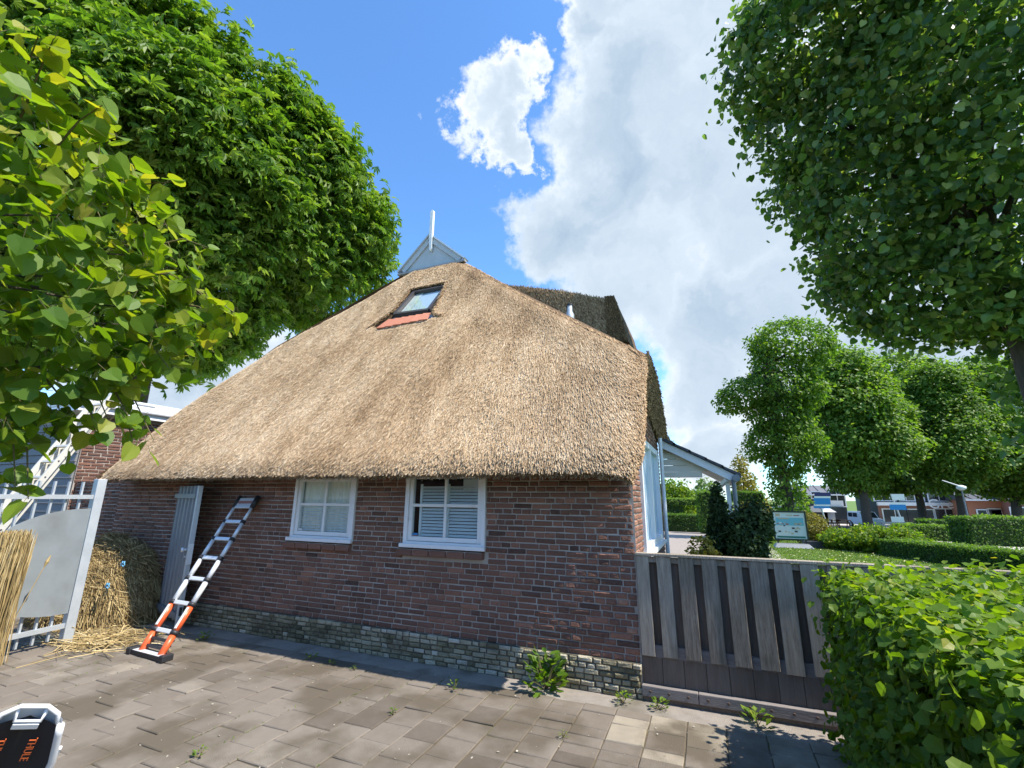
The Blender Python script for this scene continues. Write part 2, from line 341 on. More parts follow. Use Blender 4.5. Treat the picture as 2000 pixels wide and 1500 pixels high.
def leaves(name, m, P, N, T, S, tmpl, tint, parent=None, kind='stuff'):
    V, Fc, k = leaf_arrays(P, N, T, S, tmpl)
    me = np_mesh(name, V - origin(parent), Fc.ravel(), np.full(len(Fc), Fc.shape[1]), m, np.repeat(tint, k))
    o = link_mesh(name, me, parent)
    if kind: o['kind'] = kind
    return o
def leaf_objects(m, P, N, T, S, tmpl, tint, parent, name='leaf'):
    """each leaf an object of its own; a few shared meshes"""
    V0, F0 = tmpl; vars_ = []
    for k in range(8):
        V = V0 * np.array([random.uniform(.85, 1.15), 1, random.uniform(.4, 2.2)]); V[:, 0] += .12 * random.uniform(-1, 1) * V[:, 1] ** 2
        vars_.append(np_mesh(name, V, np.array(F0).ravel(), [3] * len(F0), m, [.15 + .1 * k] * len(F0)))
    X, T, N = frames(N, T); org = origin(parent)
    for i in range(len(P)):
        k = int(np.clip((tint[i] - .1) / .1, 0, 7)); o = bpy.data.objects.new(name, vars_[k]); COL.objects.link(o)
        Mx = Matrix(((X[i, 0], T[i, 0], N[i, 0], P[i, 0] - org[0]), (X[i, 1], T[i, 1], N[i, 1], P[i, 1] - org[1]), (X[i, 2], T[i, 2], N[i, 2], P[i, 2] - org[2]), (0, 0, 0, 1)))
        o.parent = parent; o.matrix_local = Mx @ Matrix.Scale(float(S[i]), 4)
def crown_points(lobes, nclump, per, spread, shell=.14, droop=0., seed=1, rough=.14, holes=None, hs=1.):
    """clumps on the surfaces of overlapping lobes -> positions, outward normals"""
    r = np.random.default_rng(seed); C = np.array([l[0] for l in lobes], float); Rd = np.array([np.broadcast_to(l[1], 3) for l in lobes], float)
    area = (Rd.prod(1)) ** (2 / 3); pick = r.choice(len(lobes), size=nclump * 3, p=area / area.sum())
    d = r.normal(size=(nclump * 3, 3)); d /= np.linalg.norm(d, axis=1, keepdims=True)
    bump = 1 + rough * pnoise(d[:, 0] * 3, d[:, 1] * 3, d[:, 2] * 3 + pick, 1.7, seed)
    rad = (1 - np.abs(r.normal(size=len(d))) * shell) * bump
    P = C[pick] + Rd[pick] * d * rad[:, None]
    inside = np.zeros(len(P))
    for c, q in zip(C, Rd): inside += (np.linalg.norm((P - c) / q, axis=1) < .72)
    keep = np.where(inside == 0)[0][:nclump]; extra = np.where(inside > 0)[0][:nclump // 8]; keep = np.concatenate([keep, extra])
    Pc = P[keep]; Nc = d[keep]
    if holes is not None:
        k = pnoise(Pc[:, 0] * hs, Pc[:, 1] * hs, Pc[:, 2] * hs, 1.5, seed + 5) > holes; Pc, Nc = Pc[k], Nc[k]
    Pl = np.repeat(Pc, per, 0) + r.normal(size=(len(Pc) * per, 3)) * spread * np.array([1, 1, .7]); Nl = np.repeat(Nc, per, 0)
    ct = np.repeat(r.uniform(-.12, .12, len(Pc)), per)
    return Pl, Nl, ct
def orient(N, r, up=.5, rand=.6, hang=.6):
    n = len(N); Nn = N * .6 + np.array([0, 0, up]) + r.normal(size=(n, 3)) * rand
    T = N * .5 + np.array([0, 0, -hang]) + r.normal(size=(n, 3)) * .7
    return Nn, T
def lobe_px(px, py, D, rpx, sq=(1, 1, 1)):
    v = ray(px, py); c = CAM + v / np.linalg.norm(v) * D; rad = rpx * D / np.linalg.norm(v); return (c, np.array(sq) * rad)
def text_mesh(body, size, m, name='lettering'):
    cu = bpy.data.curves.new(name, 'FONT'); cu.body = body; cu.size = size; cu.extrude = .002; cu.align_x = 'CENTER'; cu.align_y = 'CENTER'
    o = bpy.data.objects.new(name, cu); COL.objects.link(o); bpy.context.view_layer.update()
    me = bpy.data.meshes.new_from_object(o.evaluated_get(bpy.context.evaluated_depsgraph_get())); bpy.data.objects.remove(o)
    me.materials.clear(); me.materials.append(MAT[m]); return me
#PART2

# ================================================================== SETTING
def gz(y): return -1.0 * float(np.clip((y - 24) / 26, 0, 1))
def sheet(name, m, x0, x1, y0, y1, dz, ny=2, kind='structure'):
    ys = np.linspace(y0, y1, ny); P = np.array([[(x, y, gz(y) + dz) for x in (x0, x1)] for y in ys])
    o = grid_mesh(name, P, m, None, False); o['kind'] = kind; return o
ys = np.concatenate([np.linspace(-400, 20, 6), np.linspace(24, 50, 9), [80, 160, 400, 1200, 5000]])
P = np.array([[(x, y, gz(y) - .06) for x in (-5000, -300, -40, 40, 300, 5000)] for y in ys])
grid_mesh('ground', P, 'lawn', None, False)['kind'] = 'structure'
yard = sheet('paved_yard', 'soil', -16, 3.2, -6, 4.66, -.009)
sheet('rear_yard', 'sand_strip', -16, 3.2, -12, .95, -.010)
sheet('lawn', 'lawn', 1.35, 10.1, 4.9, 24.5, 0, 4)
sheet('garden_path', 'path', 10.1, 12.4, 12, 38, .004, 8)
sheet('driveway', 'brick_paving', -14, 1.35, 8, 36, -.004, 8)
sheet('side_path', 'path', 1.35, 2.0, 12, 30, .012, 6)
sheet('street', 'asphalt', -60, 120, 40, 62, .004, 8)
sheet('street_pavement', 'path', -60, 120, 62, 70, .06, 3)
sheet('wall_foot_strip', 'sand_strip', -10.4, .9, 4.36, 4.66, -.006)
# pavers: columns running towards the house, half bond
def paver_mesh(w, l, tint, seed):
    r = random.Random(seed); j = lambda: r.uniform(-.003, .003); b = .006; mb = MB(); x, y = w / 2, l / 2
    lo = [(-x, -y, -.06), (x, -y, -.06), (x, y, -.06), (-x, y, -.06)]; mi = [(p[0] + j(), p[1] + j(), -b) for p in lo]
    hi = [(p[0] * (1 - b / x), p[1] * (1 - b / y), r.uniform(-.0015, .0015)) for p in mi]
    mb.v = lo + mi + hi
    for k in range(4):
        n = (k + 1) % 4; mb.f += [(k, n, 4 + n, 4 + k), (4 + k, 4 + n, 8 + n, 8 + k)]; mb.t += [tint] * 2
    mb.f.append((8, 9, 10, 11)); mb.t.append(tint); return mb
pv = []
PW = .275
for ci in range(-36, 8):
    xc = -.435 + PW * ci; off = (.5 * (ci % 2)) * PW
    y = 4.37 - (off if ci < -2 else (PW * .5 * (ci % 3 == 1)))
    st_ = 4.37 - y
    if st_ > .01: pv.append((xc, 4.37 - st_ / 2, PW, st_))
    while y > .9:
        if ci >= -3 and random.random() < .33:
            pv.append((xc, y - PW * .25, PW, PW / 2)); pv.append((xc, y - PW * .75, PW, PW / 2))
        else: pv.append((xc, y - PW / 2, PW, PW))
        y -= PW
def inview(p, mrg=40):
    c = R.T @ (np.array(p, float) - CAM)
    if c[2] > -.1: return False
    x = 1000 + c[0] / -c[2] * F; y = 750 - c[1] / -c[2] * F; return -mrg < x < 2000 + mrg and -mrg < y < 1500 + mrg
pv = [p for p in pv if inview((p[0], p[1], 0), 120)]
pv.sort(key=lambda p: math.hypot(p[0], p[1]))
variants = {}
rest = MB()
for i, (x, y, w, l) in enumerate(pv):
    pt = float(np.clip(.42 + .2 * pnoise(x, y, 0, 1.1, 5) + random.gauss(0, .11), .05, .95))
    if x > -.9 and y > 3.7 and random.random() < .5: pt = .88
    dz = random.uniform(-.005, .004); rx, ry = random.gauss(0, .008), random.gauss(0, .008)
    if i < 300:
        key = (round(w, 2), round(l, 2), int(pt * 8))
        if key not in variants: variants[key] = paver_mesh(w - .006, l - .006, pt, i).mesh('paver', 'paver')
        o = link_mesh('paver', variants[key], yard, (x, y, dz)); o.rotation_euler = (rx, ry, random.gauss(0, .008))
    else:
        m = paver_mesh(w - .006, l - .006, pt, i); b = len(rest.v)
        rest.v += [(a + x, c + y, d + dz + c * rx) for a, c, d in m.v]; rest.f += [tuple(q + b for q in f) for f in m.f]; rest.t += m.t
if rest.v: rest.build('paving', 'paver', yard)['kind'] = 'stuff'
# ================================================================== FARMHOUSE
HX, WY = -.68, 4.67
house = thing('farmhouse', (-5, WY, 0), 'brick farmhouse with a big golden thatched roof and two white front windows', 'farmhouse')
WIN = [(-5.08, -4.05, 1.165, 2.0, 'left'), (-3.31, -2.25, 1.16, 2.02, 'right')]
# mortar bed of the front wall with window openings
xs = [-9.0, WIN[0][0], WIN[0][1], WIN[1][0], WIN[1][1], HX + .012]; mb = MB(); YM = WY + .013
for a, b in ((0, 1), (2, 3), (4, 5)): mb.quad((xs[a], YM, 0), (xs[b], YM, 0), (xs[b], YM, 2.22), (xs[a], YM, 2.22))
for w in WIN:
    mb.quad((w[0], YM, 0), (w[1], YM, 0), (w[1], YM, w[2]), (w[0], YM, w[2])); mb.quad((w[0], YM, w[3]), (w[1], YM, w[3]), (w[1], YM, 2.22), (w[0], YM, 2.22))
    d = .16
    mb.quad((w[0], YM, w[2]), (w[1], YM, w[2]), (w[1], YM + d, w[2]), (w[0], YM + d, w[2])); mb.quad((w[0], YM, w[3]), (w[1], YM, w[3]), (w[1], YM + d, w[3]), (w[0], YM + d, w[3]))
    mb.quad((w[0], YM, w[2]), (w[0], YM + d, w[2]), (w[0], YM + d, w[3]), (w[0], YM, w[3])); mb.quad((w[1], YM, w[2]), (w[1], YM + d, w[2]), (w[1], YM + d, w[3]), (w[1], YM, w[3]))
fw = mb.build('front_wall', 'mortar', house)
def brick_shape(w, h, dp, tint, seed, rough=.004):
    """front face at y=0 looking to -y, centre at origin"""
    r = random.Random(seed); j = lambda a=rough: r.uniform(-a, a); mb = MB(); x, z = w / 2, h / 2; b = .007
    bk = [(-x, dp, -z), (x, dp, -z), (x, dp, z), (-x, dp, z)]
    mi = [(p[0] + j(.003), b + j(.002), p[2] + j(.0025)) for p in bk]
    fr = [(p[0] * (1 - b * 1.3 / x), j(.0035), p[2] * (1 - b * 1.2 / z)) for p in mi]; mb.v = bk + mi + fr
    for k in range(4):
        n = (k + 1) % 4; mb.f += [(k, n, 4 + n, 4 + k), (4 + k, 4 + n, 8 + n, 8 + k)]; mb.t += [tint] * 2
    mb.f.append((8, 9, 10, 11)); mb.t.append(tint); return mb
def merge(dst, src, f):
    b = len(dst.v); dst.v += [f(p) for p in src.v]; dst.f += [tuple(q + b for q in g) for g in src.f]; dst.t += src.t
def courses(x0, x1, z0, z1, pitch, st, hd, openings, jit=.004, mixed=.12):
    out = []; z = z0; k = 0
    while z < z1:
        head = k % 2 == 0; x = x0 - random.uniform(0, hd)
        sag = 0
        while x < x1:
            L = hd if head else st
            if random.random() < mixed: L = st if head else hd
            L += random.uniform(-.006, .006); a, b = max(x, x0), min(x + L, x1)
            for w in openings:
                if w[2] - .115 < z + pitch * .5 < w[3] + .005:
                    if a < w[0] < b: b = w[0] if w[0] - a > b - w[1] else b
                    if a < w[1] < b: a = w[1]
                    if a >= w[0] - 1e-4 and b <= w[1] + 1e-4: a = b
                    if a < w[0] and b > w[0]: b = w[0]
            if b - a > .03: out.append(((a + b) / 2, z + pitch / 2 + random.uniform(-jit, jit) * .5, b - a - random.uniform(.009, .015), pitch - random.uniform(.0095, .0145)))
            x += L
        z += pitch; k += 1
    return out
def plz(x): return .30 + .012 * (x + 5) * -.25 * 4 / 4      # top of the yellow plinth
bl = [b for b in courses(-9.0, HX, .27, 2.2, .0575, .212, .108, WIN)]
bl.sort(key=lambda b: math.hypot(b[0] * 1., WY) + .0 * b[1])
def brick_tint(x, z):
    t = .44 + .12 * pnoise(x, z, 0, 1.3, 3) + random.gauss(0, .12)
    if random.random() < .06: t += .22
    if x > -1.1 and z < .9: t += .16 * random.random() + .04
    if x > -2.4: t -= .05
    return float(np.clip(t, .05, .93))
bvar = {}; rest = MB(); nobj = 0
for i, (x, z, w, h) in enumerate(bl):
    t = brick_tint(x, z); y = WY + random.uniform(-.003, .004)
    if nobj < 300 and z < 2.0:
        key = (round(w / .012), int(t * 9), i % 2)
        if key not in bvar: bvar[key] = brick_shape(w, .0455, .035, t, i).mesh('brick', 'brick')
        link_mesh('brick', bvar[key], fw, (x, y, z)).rotation_euler = (0, random.gauss(0, .008), random.gauss(0, .006)); nobj += 1
    else: merge(rest, brick_shape(w, h, .03, t, i), lambda p: (p[0] + x, p[1] + y, p[2] + z))
rest.build('brickwork', 'brick', fw)['kind'] = 'stuff'
# yellow plinth, a few centimetres proud
pb = MB(); pb.box((-9.0, WY - .028, -.05), (HX + .0, WY + .1, .272)); pl = pb.build('plinth', 'plinth_mortar', house)
rest = MB(); n = 0; pls = courses(-9.0, HX + .012, -.01, .272, .0475, .135, .085, [], .006, .35)
pls.sort(key=lambda b: math.hypot(b[0], WY)); pvar = {}
for i, (x, z, w, h) in enumerate(pls):
    t = float(np.clip(.5 + .2 * pnoise(x, z * 3, 0, 1.5, 9) + random.gauss(0, .17) + (.12 if z > .22 else 0), .05, .97)); y = WY - .042 + random.uniform(-.008, .008) + .02 * max(0, z - .2)
    if n < 250:
        key = (round(w / .012), int(t * 9))
        if key not in pvar: pvar[key] = brick_shape(w, .038, .05, t, i, .008).mesh('brick', 'plinth_brick')
        link_mesh('brick', pvar[key], pl, (x, y, z)).rotation_euler = (0, random.gauss(0, .015), random.gauss(0, .02)); n += 1
    else: merge(rest, brick_shape(w, h, .05, t, i, .006), lambda p: (p[0] + x, p[1] + y, p[2] + z))
rest.build('brickwork', 'plinth_brick', pl)['kind'] = 'stuff'
# side wall (right), brick gable seen edge on
SW = (5.40, 7.42, 1.13, 2.42)
def sidetop(y): return min(2.0 + (y - 4.13) * TAN - .28, 2.95 if y < 6 else max(2.95 - (y - 6) * .17, 2.5))
mb = MB(); XM = HX - .012
for (y0, y1, z0, z1) in ((WY + .02, SW[0], 0, 9), (SW[1], 7.95, 0, 9), (SW[0], SW[1], 0, SW[2]), (SW[0], SW[1], SW[3], 9)):
    mb.quad((XM, y0, z0), (XM, y1, z0), (XM, y1, min(z1, sidetop(y1))), (XM, y0, min(z1, sidetop(y0))))
sw = mb.build('side_wall', 'mortar', house); rest = MB()
for i, (y, z, w, h) in enumerate(courses(WY + .012, 7.95, 0, 3.0, .0575, .212, .108, [SW])):
    if z + h > sidetop(y - w / 2): continue
    t = float(np.clip(random.gauss(.58, .14), .1, .95)); m = brick_shape(w, h, .03, t, i); merge(rest, m, lambda p: (HX + .012 - p[1] - .012, y + p[0], z + p[2]))
rest.build('brickwork', 'brick', sw)['kind'] = 'stuff'
mb = MB(); mb.box((-9.0, 7.95, 0), (HX - .02, 8.05, 2.6)); mb.box((-9.0, WY + .3, 0), (-8.9, 7.95, 1.9)); mb.build('rear_wall', 'brown_brick_wall', house)
# ---- front windows
def front_window(x0, x1, z0, z1, kind):
    w = MB(); y0 = WY - .012; f = .05
    def ring(mb, a, b, c, d, t, ya, yb):
        mb.box((a, ya, c), (a + t, yb, d)); mb.box((b - t, ya, c), (b, yb, d)); mb.box((a + t, ya, d - t), (b - t, yb, d)); mb.box((a + t, ya, c), (b - t, yb, c + t))
    ring(w, x0 + .004, x1 - .004, z0 + .004, z1 - .004, f, y0 - .006, y0 + .09)
    win = w.build('window', 'white_paint', house, bevel=.004)
    tag(win, 'white window with %s' % ('cream curtains' if kind == 'left' else 'grey horizontal blinds'))
    s = MB(); a, b, c, d = x0 + f + .006, x1 - f - .006, z0 + f + .008, z1 - f - .006; ring(s, a, b, c, d, .048, y0 + .012, y0 + .065); s.build('sash', 'white_paint', win, bevel=.004)
    s = MB(); s.box((x0 - .02, y0 - .045, z0 - .012), (x1 + .012, y0 - .008, z0 + .03)); s.build('sill_board', 'white_paint', win, bevel=.004)
    ia, ib, ic, id_ = a + .048, b - .048, c + .048, d - .048; xm, zm = (ia + ib) / 2 + .01, ic + (id_ - ic) * .535
    s = MB(); s.box((xm - .016, y0 + .018, ic), (xm + .016, y0 + .058, id_)); s.build('muntin', 'white_paint', win, bevel=.003)
    for q in ((ia, xm - .016), (xm + .016, ib)): s = MB(); s.box((q[0], y0 + .02, zm - .017), (q[1], y0 + .056, zm + .017)); s.build('muntin', 'white_paint', win, bevel=.003)
    for q in ((ia, xm - .016), (xm + .016, ib)):
        for v in ((ic, zm - .017), (zm + .017, id_)): s = MB(); s.box((q[0], y0 + .036, v[0]), (q[1], y0 + .040, v[1])); s.build('pane', 'window_glass', win)
    if kind == 'left':
        for q0, q1, ph in ((ia - .03, xm - .06, 0), (xm - .075, ib + .03, 2)):
            nx = 60; X = np.linspace(q0, q1, nx); P = np.zeros((2, nx, 3)); P[:, :, 0] = X; P[:, :, 1] = y0 + .088 + .008 * np.sin(X * 75 + ph) + .006 * np.sin(X * 31); P[0, :, 2] = c - .05; P[1, :, 2] = d + .05
            P[0, :, 0] = X + .02 * np.sin((X - q0) * 3); grid_mesh('curtain', P, 'curtain', win)
        for k in range(11):
            z = ic + .01 + k * .032; s = MB(); s.hexa([(ia, y0 + .05, z), (ib, y0 + .05, z), (ib, y0 + .062, z + .012), (ia, y0 + .062, z + .012), (ia, y0 + .05, z + .003), (ib, y0 + .05, z + .003), (ib, y0 + .062, z + .015), (ia, y0 + .062, z + .015)]); s.build('blind_slat', 'blind', win)
        s = MB(); s.box((ia, y0 + .1, d - .2), (ib, y0 + .115, d - .165)); s.build('curtain_rail', 'white_paint', win)
        s = MB(); s.box((ia + .005, y0 + .03, ic + .004), (ia + .07, y0 + .034, ic + .03)); s.build('sticker', 'label_white', win)
    else:
        for q0, q1 in ((ia + .1, xm - .01), (xm + .03, ib - .02)):
            for k in range(17):
                z = ic + .005 + k * .0355
                if z > id_ - .08: break
                s = MB(); s.hexa([(q0, y0 + .062, z), (q1, y0 + .062, z), (q1, y0 + .084, z + .024), (q0, y0 + .084, z + .024), (q0, y0 + .06, z + .003), (q1, y0 + .06, z + .003), (q1, y0 + .082, z + .027), (q0, y0 + .082, z + .027)]); s.build('blind_slat', 'blind', win)
            s = MB(); s.box((q0 - .035, y0 + .062, ic), (q0 - .005, y0 + .082, id_ - .06)); s.build('blind_stile', 'blind', win)
        s = MB(); s.box((ia + .005, y0 + .03, ic + .004), (ia + .08, y0 + .034, ic + .035)); s.build('sticker', 'sign_blue', win)
        s = MB(); s.box((ia + .005, y0 + .0295, ic + .004), (ia + .08, y0 + .0338, ic + .013)); s.build('sticker', 'ink_red', win)
        s = MB(); s.box((ib - .26, y0 + .15, id_ - .13), (ib - .02, y0 + .16, id_ - .005)); s.build('paper_sheet', 'label_white', win)
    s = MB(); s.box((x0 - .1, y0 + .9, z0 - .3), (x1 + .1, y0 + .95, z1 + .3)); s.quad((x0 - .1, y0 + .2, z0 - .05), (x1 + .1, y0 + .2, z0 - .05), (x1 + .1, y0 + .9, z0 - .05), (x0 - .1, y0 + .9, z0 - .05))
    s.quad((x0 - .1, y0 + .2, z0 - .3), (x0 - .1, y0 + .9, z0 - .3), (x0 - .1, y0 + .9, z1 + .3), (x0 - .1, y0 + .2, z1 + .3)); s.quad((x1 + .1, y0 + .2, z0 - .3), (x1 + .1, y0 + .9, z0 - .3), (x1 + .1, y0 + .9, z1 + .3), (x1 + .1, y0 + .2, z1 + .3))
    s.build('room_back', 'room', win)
    # brick-on-edge sill
    nb = 5; L = (x1 - x0 + .06) / nb
    for k in range(nb):
        xa = x0 - .06 + k * L; m = MB(); xb = xa + L - .012; zt = z0 - .016
        m.hexa([(xa, WY - .055, zt - .085), (xb, WY - .055, zt - .085), (xb, WY + .03, zt - .085), (xa, WY + .03, zt - .085), (xa, WY - .05, zt - .022), (xb, WY - .05, zt - .022), (xb, WY + .03, zt), (xa, WY + .03, zt)], random.uniform(.35, .55)); m.build('sill_brick', 'brick', win, bevel=.008)
    m = MB(); m.box((x0 - .05, WY - .035, z0 - .095), (x1 - .03, WY + .02, z0 - .03)); m.build('sill_mortar', 'mortar', win)
for w in WIN: front_window(*w)
# ---- side window
m = MB(); y0, y1, z0, z1 = SW
for a in ((y0, y0 + .07, z0, z1), (y1 - .07, y1, z0, z1), ((y0 + y1) / 2 - .05, (y0 + y1) / 2 + .05, z0 + .08, z1 - .08), (y0 + .07, y1 - .07, z1 - .08, z1), (y0 + .07, y1 - .07, z0, z0 + .08)): m.box((HX - .06, a[0], a[2]), (HX + .03, a[1], a[3]))
sidew = m.build('window', 'white_paint', house, bevel=.004)
for a, b in ((y0 + .07, (y0 + y1) / 2 - .05), ((y0 + y1) / 2 + .05, y1 - .07)):
    m = MB(); m.box((HX - .03, a, z0 + .08), (HX - .02, b, z1 - .08)); m.build('sky_pane', 'sky_reflection_blue', sidew)  # window panes in flat blue, the sky's reflection put into the colour
    for k in range(1, 4): m = MB(); yy = a + (b - a) * k / 4; m.box((HX - .02, yy - .006, z0 + .08), (HX - .012, yy + .006, z1 - .08)); m.build('sky_pane_bar', 'sky_reflection_blue', sidew)
m = MB(); m.box((HX - .02, y0 - .03, z0 - .05), (HX + .07, y1 + .03, z0 - .002)); m.build('sill_board', 'white_paint', sidew, bevel=.004)
# ================================================================== THATCHED ROOF
ZT = on_roof(845, 522)[2]; YB = on_roof(845, 522)[1] + .04
bl_, br_, bt_ = on_y(783, 534, YB), on_y(906, 507, YB), on_y(842, 462, YB); BZ = br_[2] - .08
OL = np.array([on_roof(*p) for p in [(177, 933), (253, 874), (329, 811), (405, 757), (538, 674), (633, 624), (697, 589), (785, 538)]])
OR_ = np.array([on_roof(*p) for p in [(1220, 911), (1246, 860), (1252, 785), (1253, 720), (1256, 688), (1240, 675), (1200, 657), (1160, 638), (1113, 614), (1050, 586), (1000, 560), (950, 532), (905, 508)]])
def XL(z): return np.interp(z, OL[:, 2], OL[:, 0])
def XR(z): return np.interp(z, OR_[:, 2], OR_[:, 0])
NRM = np.array([0, -math.sin(math.radians(50)), math.cos(math.radians(50))]); DWN = np.array([0, -math.cos(math.radians(50)), -math.sin(math.radians(50))])
def roof_pt(x, z, off=0.):
    x = np.asarray(x, float); z = np.asarray(z, float)
    e = np.minimum(x - XL(z), XR(z) - x); rnd = -.10 * np.clip(1 - e / .35, 0, 1) ** 2
    rnd = rnd - .05 * np.clip(1 - (z - 2.0) / .2, 0, 1) ** 2 + .018 * pnoise(x, z, 0, 1.6, 21)
    y = 4.13 + (z - 2.0) / TAN; P = np.stack([x, y, z], -1); return P + NRM * (np.asarray(off) + rnd)[..., None]
HOLE = [on_roof(*p)[[0, 2]] for p in [(803, 566), (874, 552), (846, 612), (862, 617), (835, 626), (736, 645), (722, 640), (768, 606)]]
HOLE = np.array([HOLE[0], HOLE[1], HOLE[2], HOLE[3], HOLE[4], HOLE[5], HOLE[6], HOLE[7]])
def in_poly(x, z, poly):
    ins = np.zeros(np.shape(x), bool); n = len(poly)
    for i in range(n):
        x1, z1 = poly[i]; x2, z2 = poly[(i + 1) % n]
        c = ((z1 > z) != (z2 > z)) & (x < (x2 - x1) * (z - z1) / (z2 - z1 + 1e-12) + x1); ins ^= c
    return ins
zz = np.concatenate([np.linspace(2.0, 4.7, 40), np.linspace(4.74, 6.4, 60), np.linspace(6.45, ZT, 14)]); uu = np.linspace(0, 1, 220)
Zg, Ug = np.meshgrid(zz, uu, indexing='ij'); Xg = XL(Zg) + (XR(Zg) - XL(Zg)) * Ug
P = roof_pt(Xg, Zg, -.015)
cx = (Xg[:-1, :-1] + Xg[1:, 1:]) / 2; cz = (Zg[:-1, :-1] + Zg[1:, 1:]) / 2
roof = grid_mesh('roof', P, 'thatch_bed', house, True, skip=in_poly(cx, cz, HOLE)); tag(roof, 'golden reed thatch, browner towards the ridge')
# underside and thickness
nx = 60; X = np.linspace(XL(2.0), XR(2.0), nx); lip = roof_pt(X, np.full(nx, 2.0), -.015)
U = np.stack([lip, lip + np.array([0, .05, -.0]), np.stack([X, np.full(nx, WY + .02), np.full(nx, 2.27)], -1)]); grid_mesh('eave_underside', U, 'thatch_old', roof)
# right slope, its lifted eave edge and the soffit
edge = np.array([(-.57, 5.40, 3.40), (-.56, 5.87, 3.52), (-.55, 6.6, 3.44), (-.55, 7.1, 3.26), (-.55, 7.45, 3.0), (-.55, 7.81, 2.70), (-.4, 9, 2.55), (-.4, 14, 2.5)])
topc = np.array([on_roof(905, 508)] + [(br_[0], YB + .1 + .72 * k_, BZ) for k_ in range(7)])
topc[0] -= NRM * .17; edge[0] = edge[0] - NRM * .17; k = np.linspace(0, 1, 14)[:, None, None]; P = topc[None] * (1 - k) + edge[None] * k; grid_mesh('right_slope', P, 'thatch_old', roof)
ar = np.array([roof_pt(XR(z), z, -.015) for z in np.linspace(3.42, ZT, 14)]); strip = np.stack([ar, np.array([topc[0] * (1 - t) + edge[0] * t for t in np.linspace(1, 0, 14)])]); grid_mesh('hip_roll', strip, 'thatch_old', roof)
vz = np.linspace(2.0, 3.42, 16); verge = np.array([roof_pt(XR(z), z, -.015) for z in vz]); wl = np.stack([np.full(16, HX - .02), verge[:, 1] + .28, verge[:, 2] - .12], -1); grid_mesh('verge_face', np.stack([verge, wl]), 'thatch_old', roof)
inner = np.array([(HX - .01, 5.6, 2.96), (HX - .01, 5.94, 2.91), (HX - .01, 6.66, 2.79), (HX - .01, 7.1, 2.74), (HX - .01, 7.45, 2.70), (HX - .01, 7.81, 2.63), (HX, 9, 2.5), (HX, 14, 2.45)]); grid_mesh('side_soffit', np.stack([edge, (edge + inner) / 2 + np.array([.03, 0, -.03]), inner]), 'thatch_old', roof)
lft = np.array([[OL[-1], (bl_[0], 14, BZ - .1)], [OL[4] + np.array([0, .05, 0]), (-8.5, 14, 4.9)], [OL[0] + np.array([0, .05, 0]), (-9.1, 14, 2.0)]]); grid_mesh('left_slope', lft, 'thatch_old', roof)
ridge = np.array([[(bl_[0], YB + .05, BZ), (bl_[0], 14, BZ)], [(bt_[0], YB + .05, bt_[2] - .06), (bt_[0], 14, bt_[2] - .06)], [(br_[0], YB + .05, BZ), (br_[0], 14, BZ)]]); grid_mesh('ridge', ridge, 'thatch_old', roof, False)
# reeds
def strands(name, P, D, N, Ln, Wd, tint, m, parent, roll=.2, lift=.007):
    n = len(P); r = rng; N = N + r.normal(size=(n, 3)) * roll * .5; X, T, N = frames(N, D)
    a = P - T * Ln[:, None] * .5; b = P + T * Ln[:, None] * .5 + N * lift * r.uniform(.2, 1.4, n)[:, None]
    V = np.stack([a - X * Wd[:, None] / 2, a + X * Wd[:, None] / 2, b + X * Wd[:, None] / 2, b - X * Wd[:, None] / 2], 1).reshape(-1, 3)
    me = np_mesh(name, V - origin(parent), np.arange(4 * n), np.full(n, 4), m, tint); o = link_mesh(name, me, parent); o['kind'] = 'stuff'; return o
n = 460000
z = 2.0 + (ZT - 2.0) * rng.beta(1, 1.25, n); x = XL(z) + (XR(z) - XL(z)) * rng.uniform(0, 1, n)
keep = ~in_poly(x, z, HOLE); x, z = x[keep], z[keep]; n = len(x)
P = roof_pt(x, z, rng.uniform(-.012, .008, n)); edr = np.clip(1 - (XR(z) - x) / 2.6, 0, 1); edl = np.clip(1 - (x - XL(z)) / 2.0, 0, 1)
D = DWN + np.array([1., 0, 0]) * (.55 * edr ** 2 - .25 * edl ** 2 + rng.normal(size=n) * .11)[:, None]
dist = np.linalg.norm(P - CAM, axis=1)
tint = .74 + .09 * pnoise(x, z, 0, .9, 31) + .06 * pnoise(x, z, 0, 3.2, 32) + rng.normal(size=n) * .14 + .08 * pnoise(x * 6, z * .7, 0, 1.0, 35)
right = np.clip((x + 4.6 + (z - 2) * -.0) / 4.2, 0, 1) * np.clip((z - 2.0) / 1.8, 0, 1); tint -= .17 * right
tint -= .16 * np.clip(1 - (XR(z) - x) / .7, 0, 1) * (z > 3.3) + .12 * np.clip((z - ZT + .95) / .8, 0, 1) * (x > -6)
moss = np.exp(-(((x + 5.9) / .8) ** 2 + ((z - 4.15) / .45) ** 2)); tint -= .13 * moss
strands('reeds', P, D, np.repeat(NRM[None], n, 0), rng.uniform(.06, .15, n), (.0028 + .0007 * dist) * rng.uniform(.6, 1.25, n), np.clip(tint, .02, .98), 'thatch', roof)
# eave fringe
n = 16000; x = rng.uniform(XL(2.0), XR(2.02), n); z = np.full(n, 2.0) + rng.uniform(-.012, .05, n); P = roof_pt(x, np.maximum(z, 2.0), rng.uniform(-.09, .006, n)); P[:, 2] += np.minimum(z - 2.0, 0)
strands('eave_fringe', P, DWN + rng.normal(size=(n, 3)) * .07, np.repeat(NRM[None], n, 0), rng.uniform(.04, .07, n), rng.uniform(.005, .009, n), np.clip(rng.normal(.62, .17, n), 0, 1), 'thatch', roof)
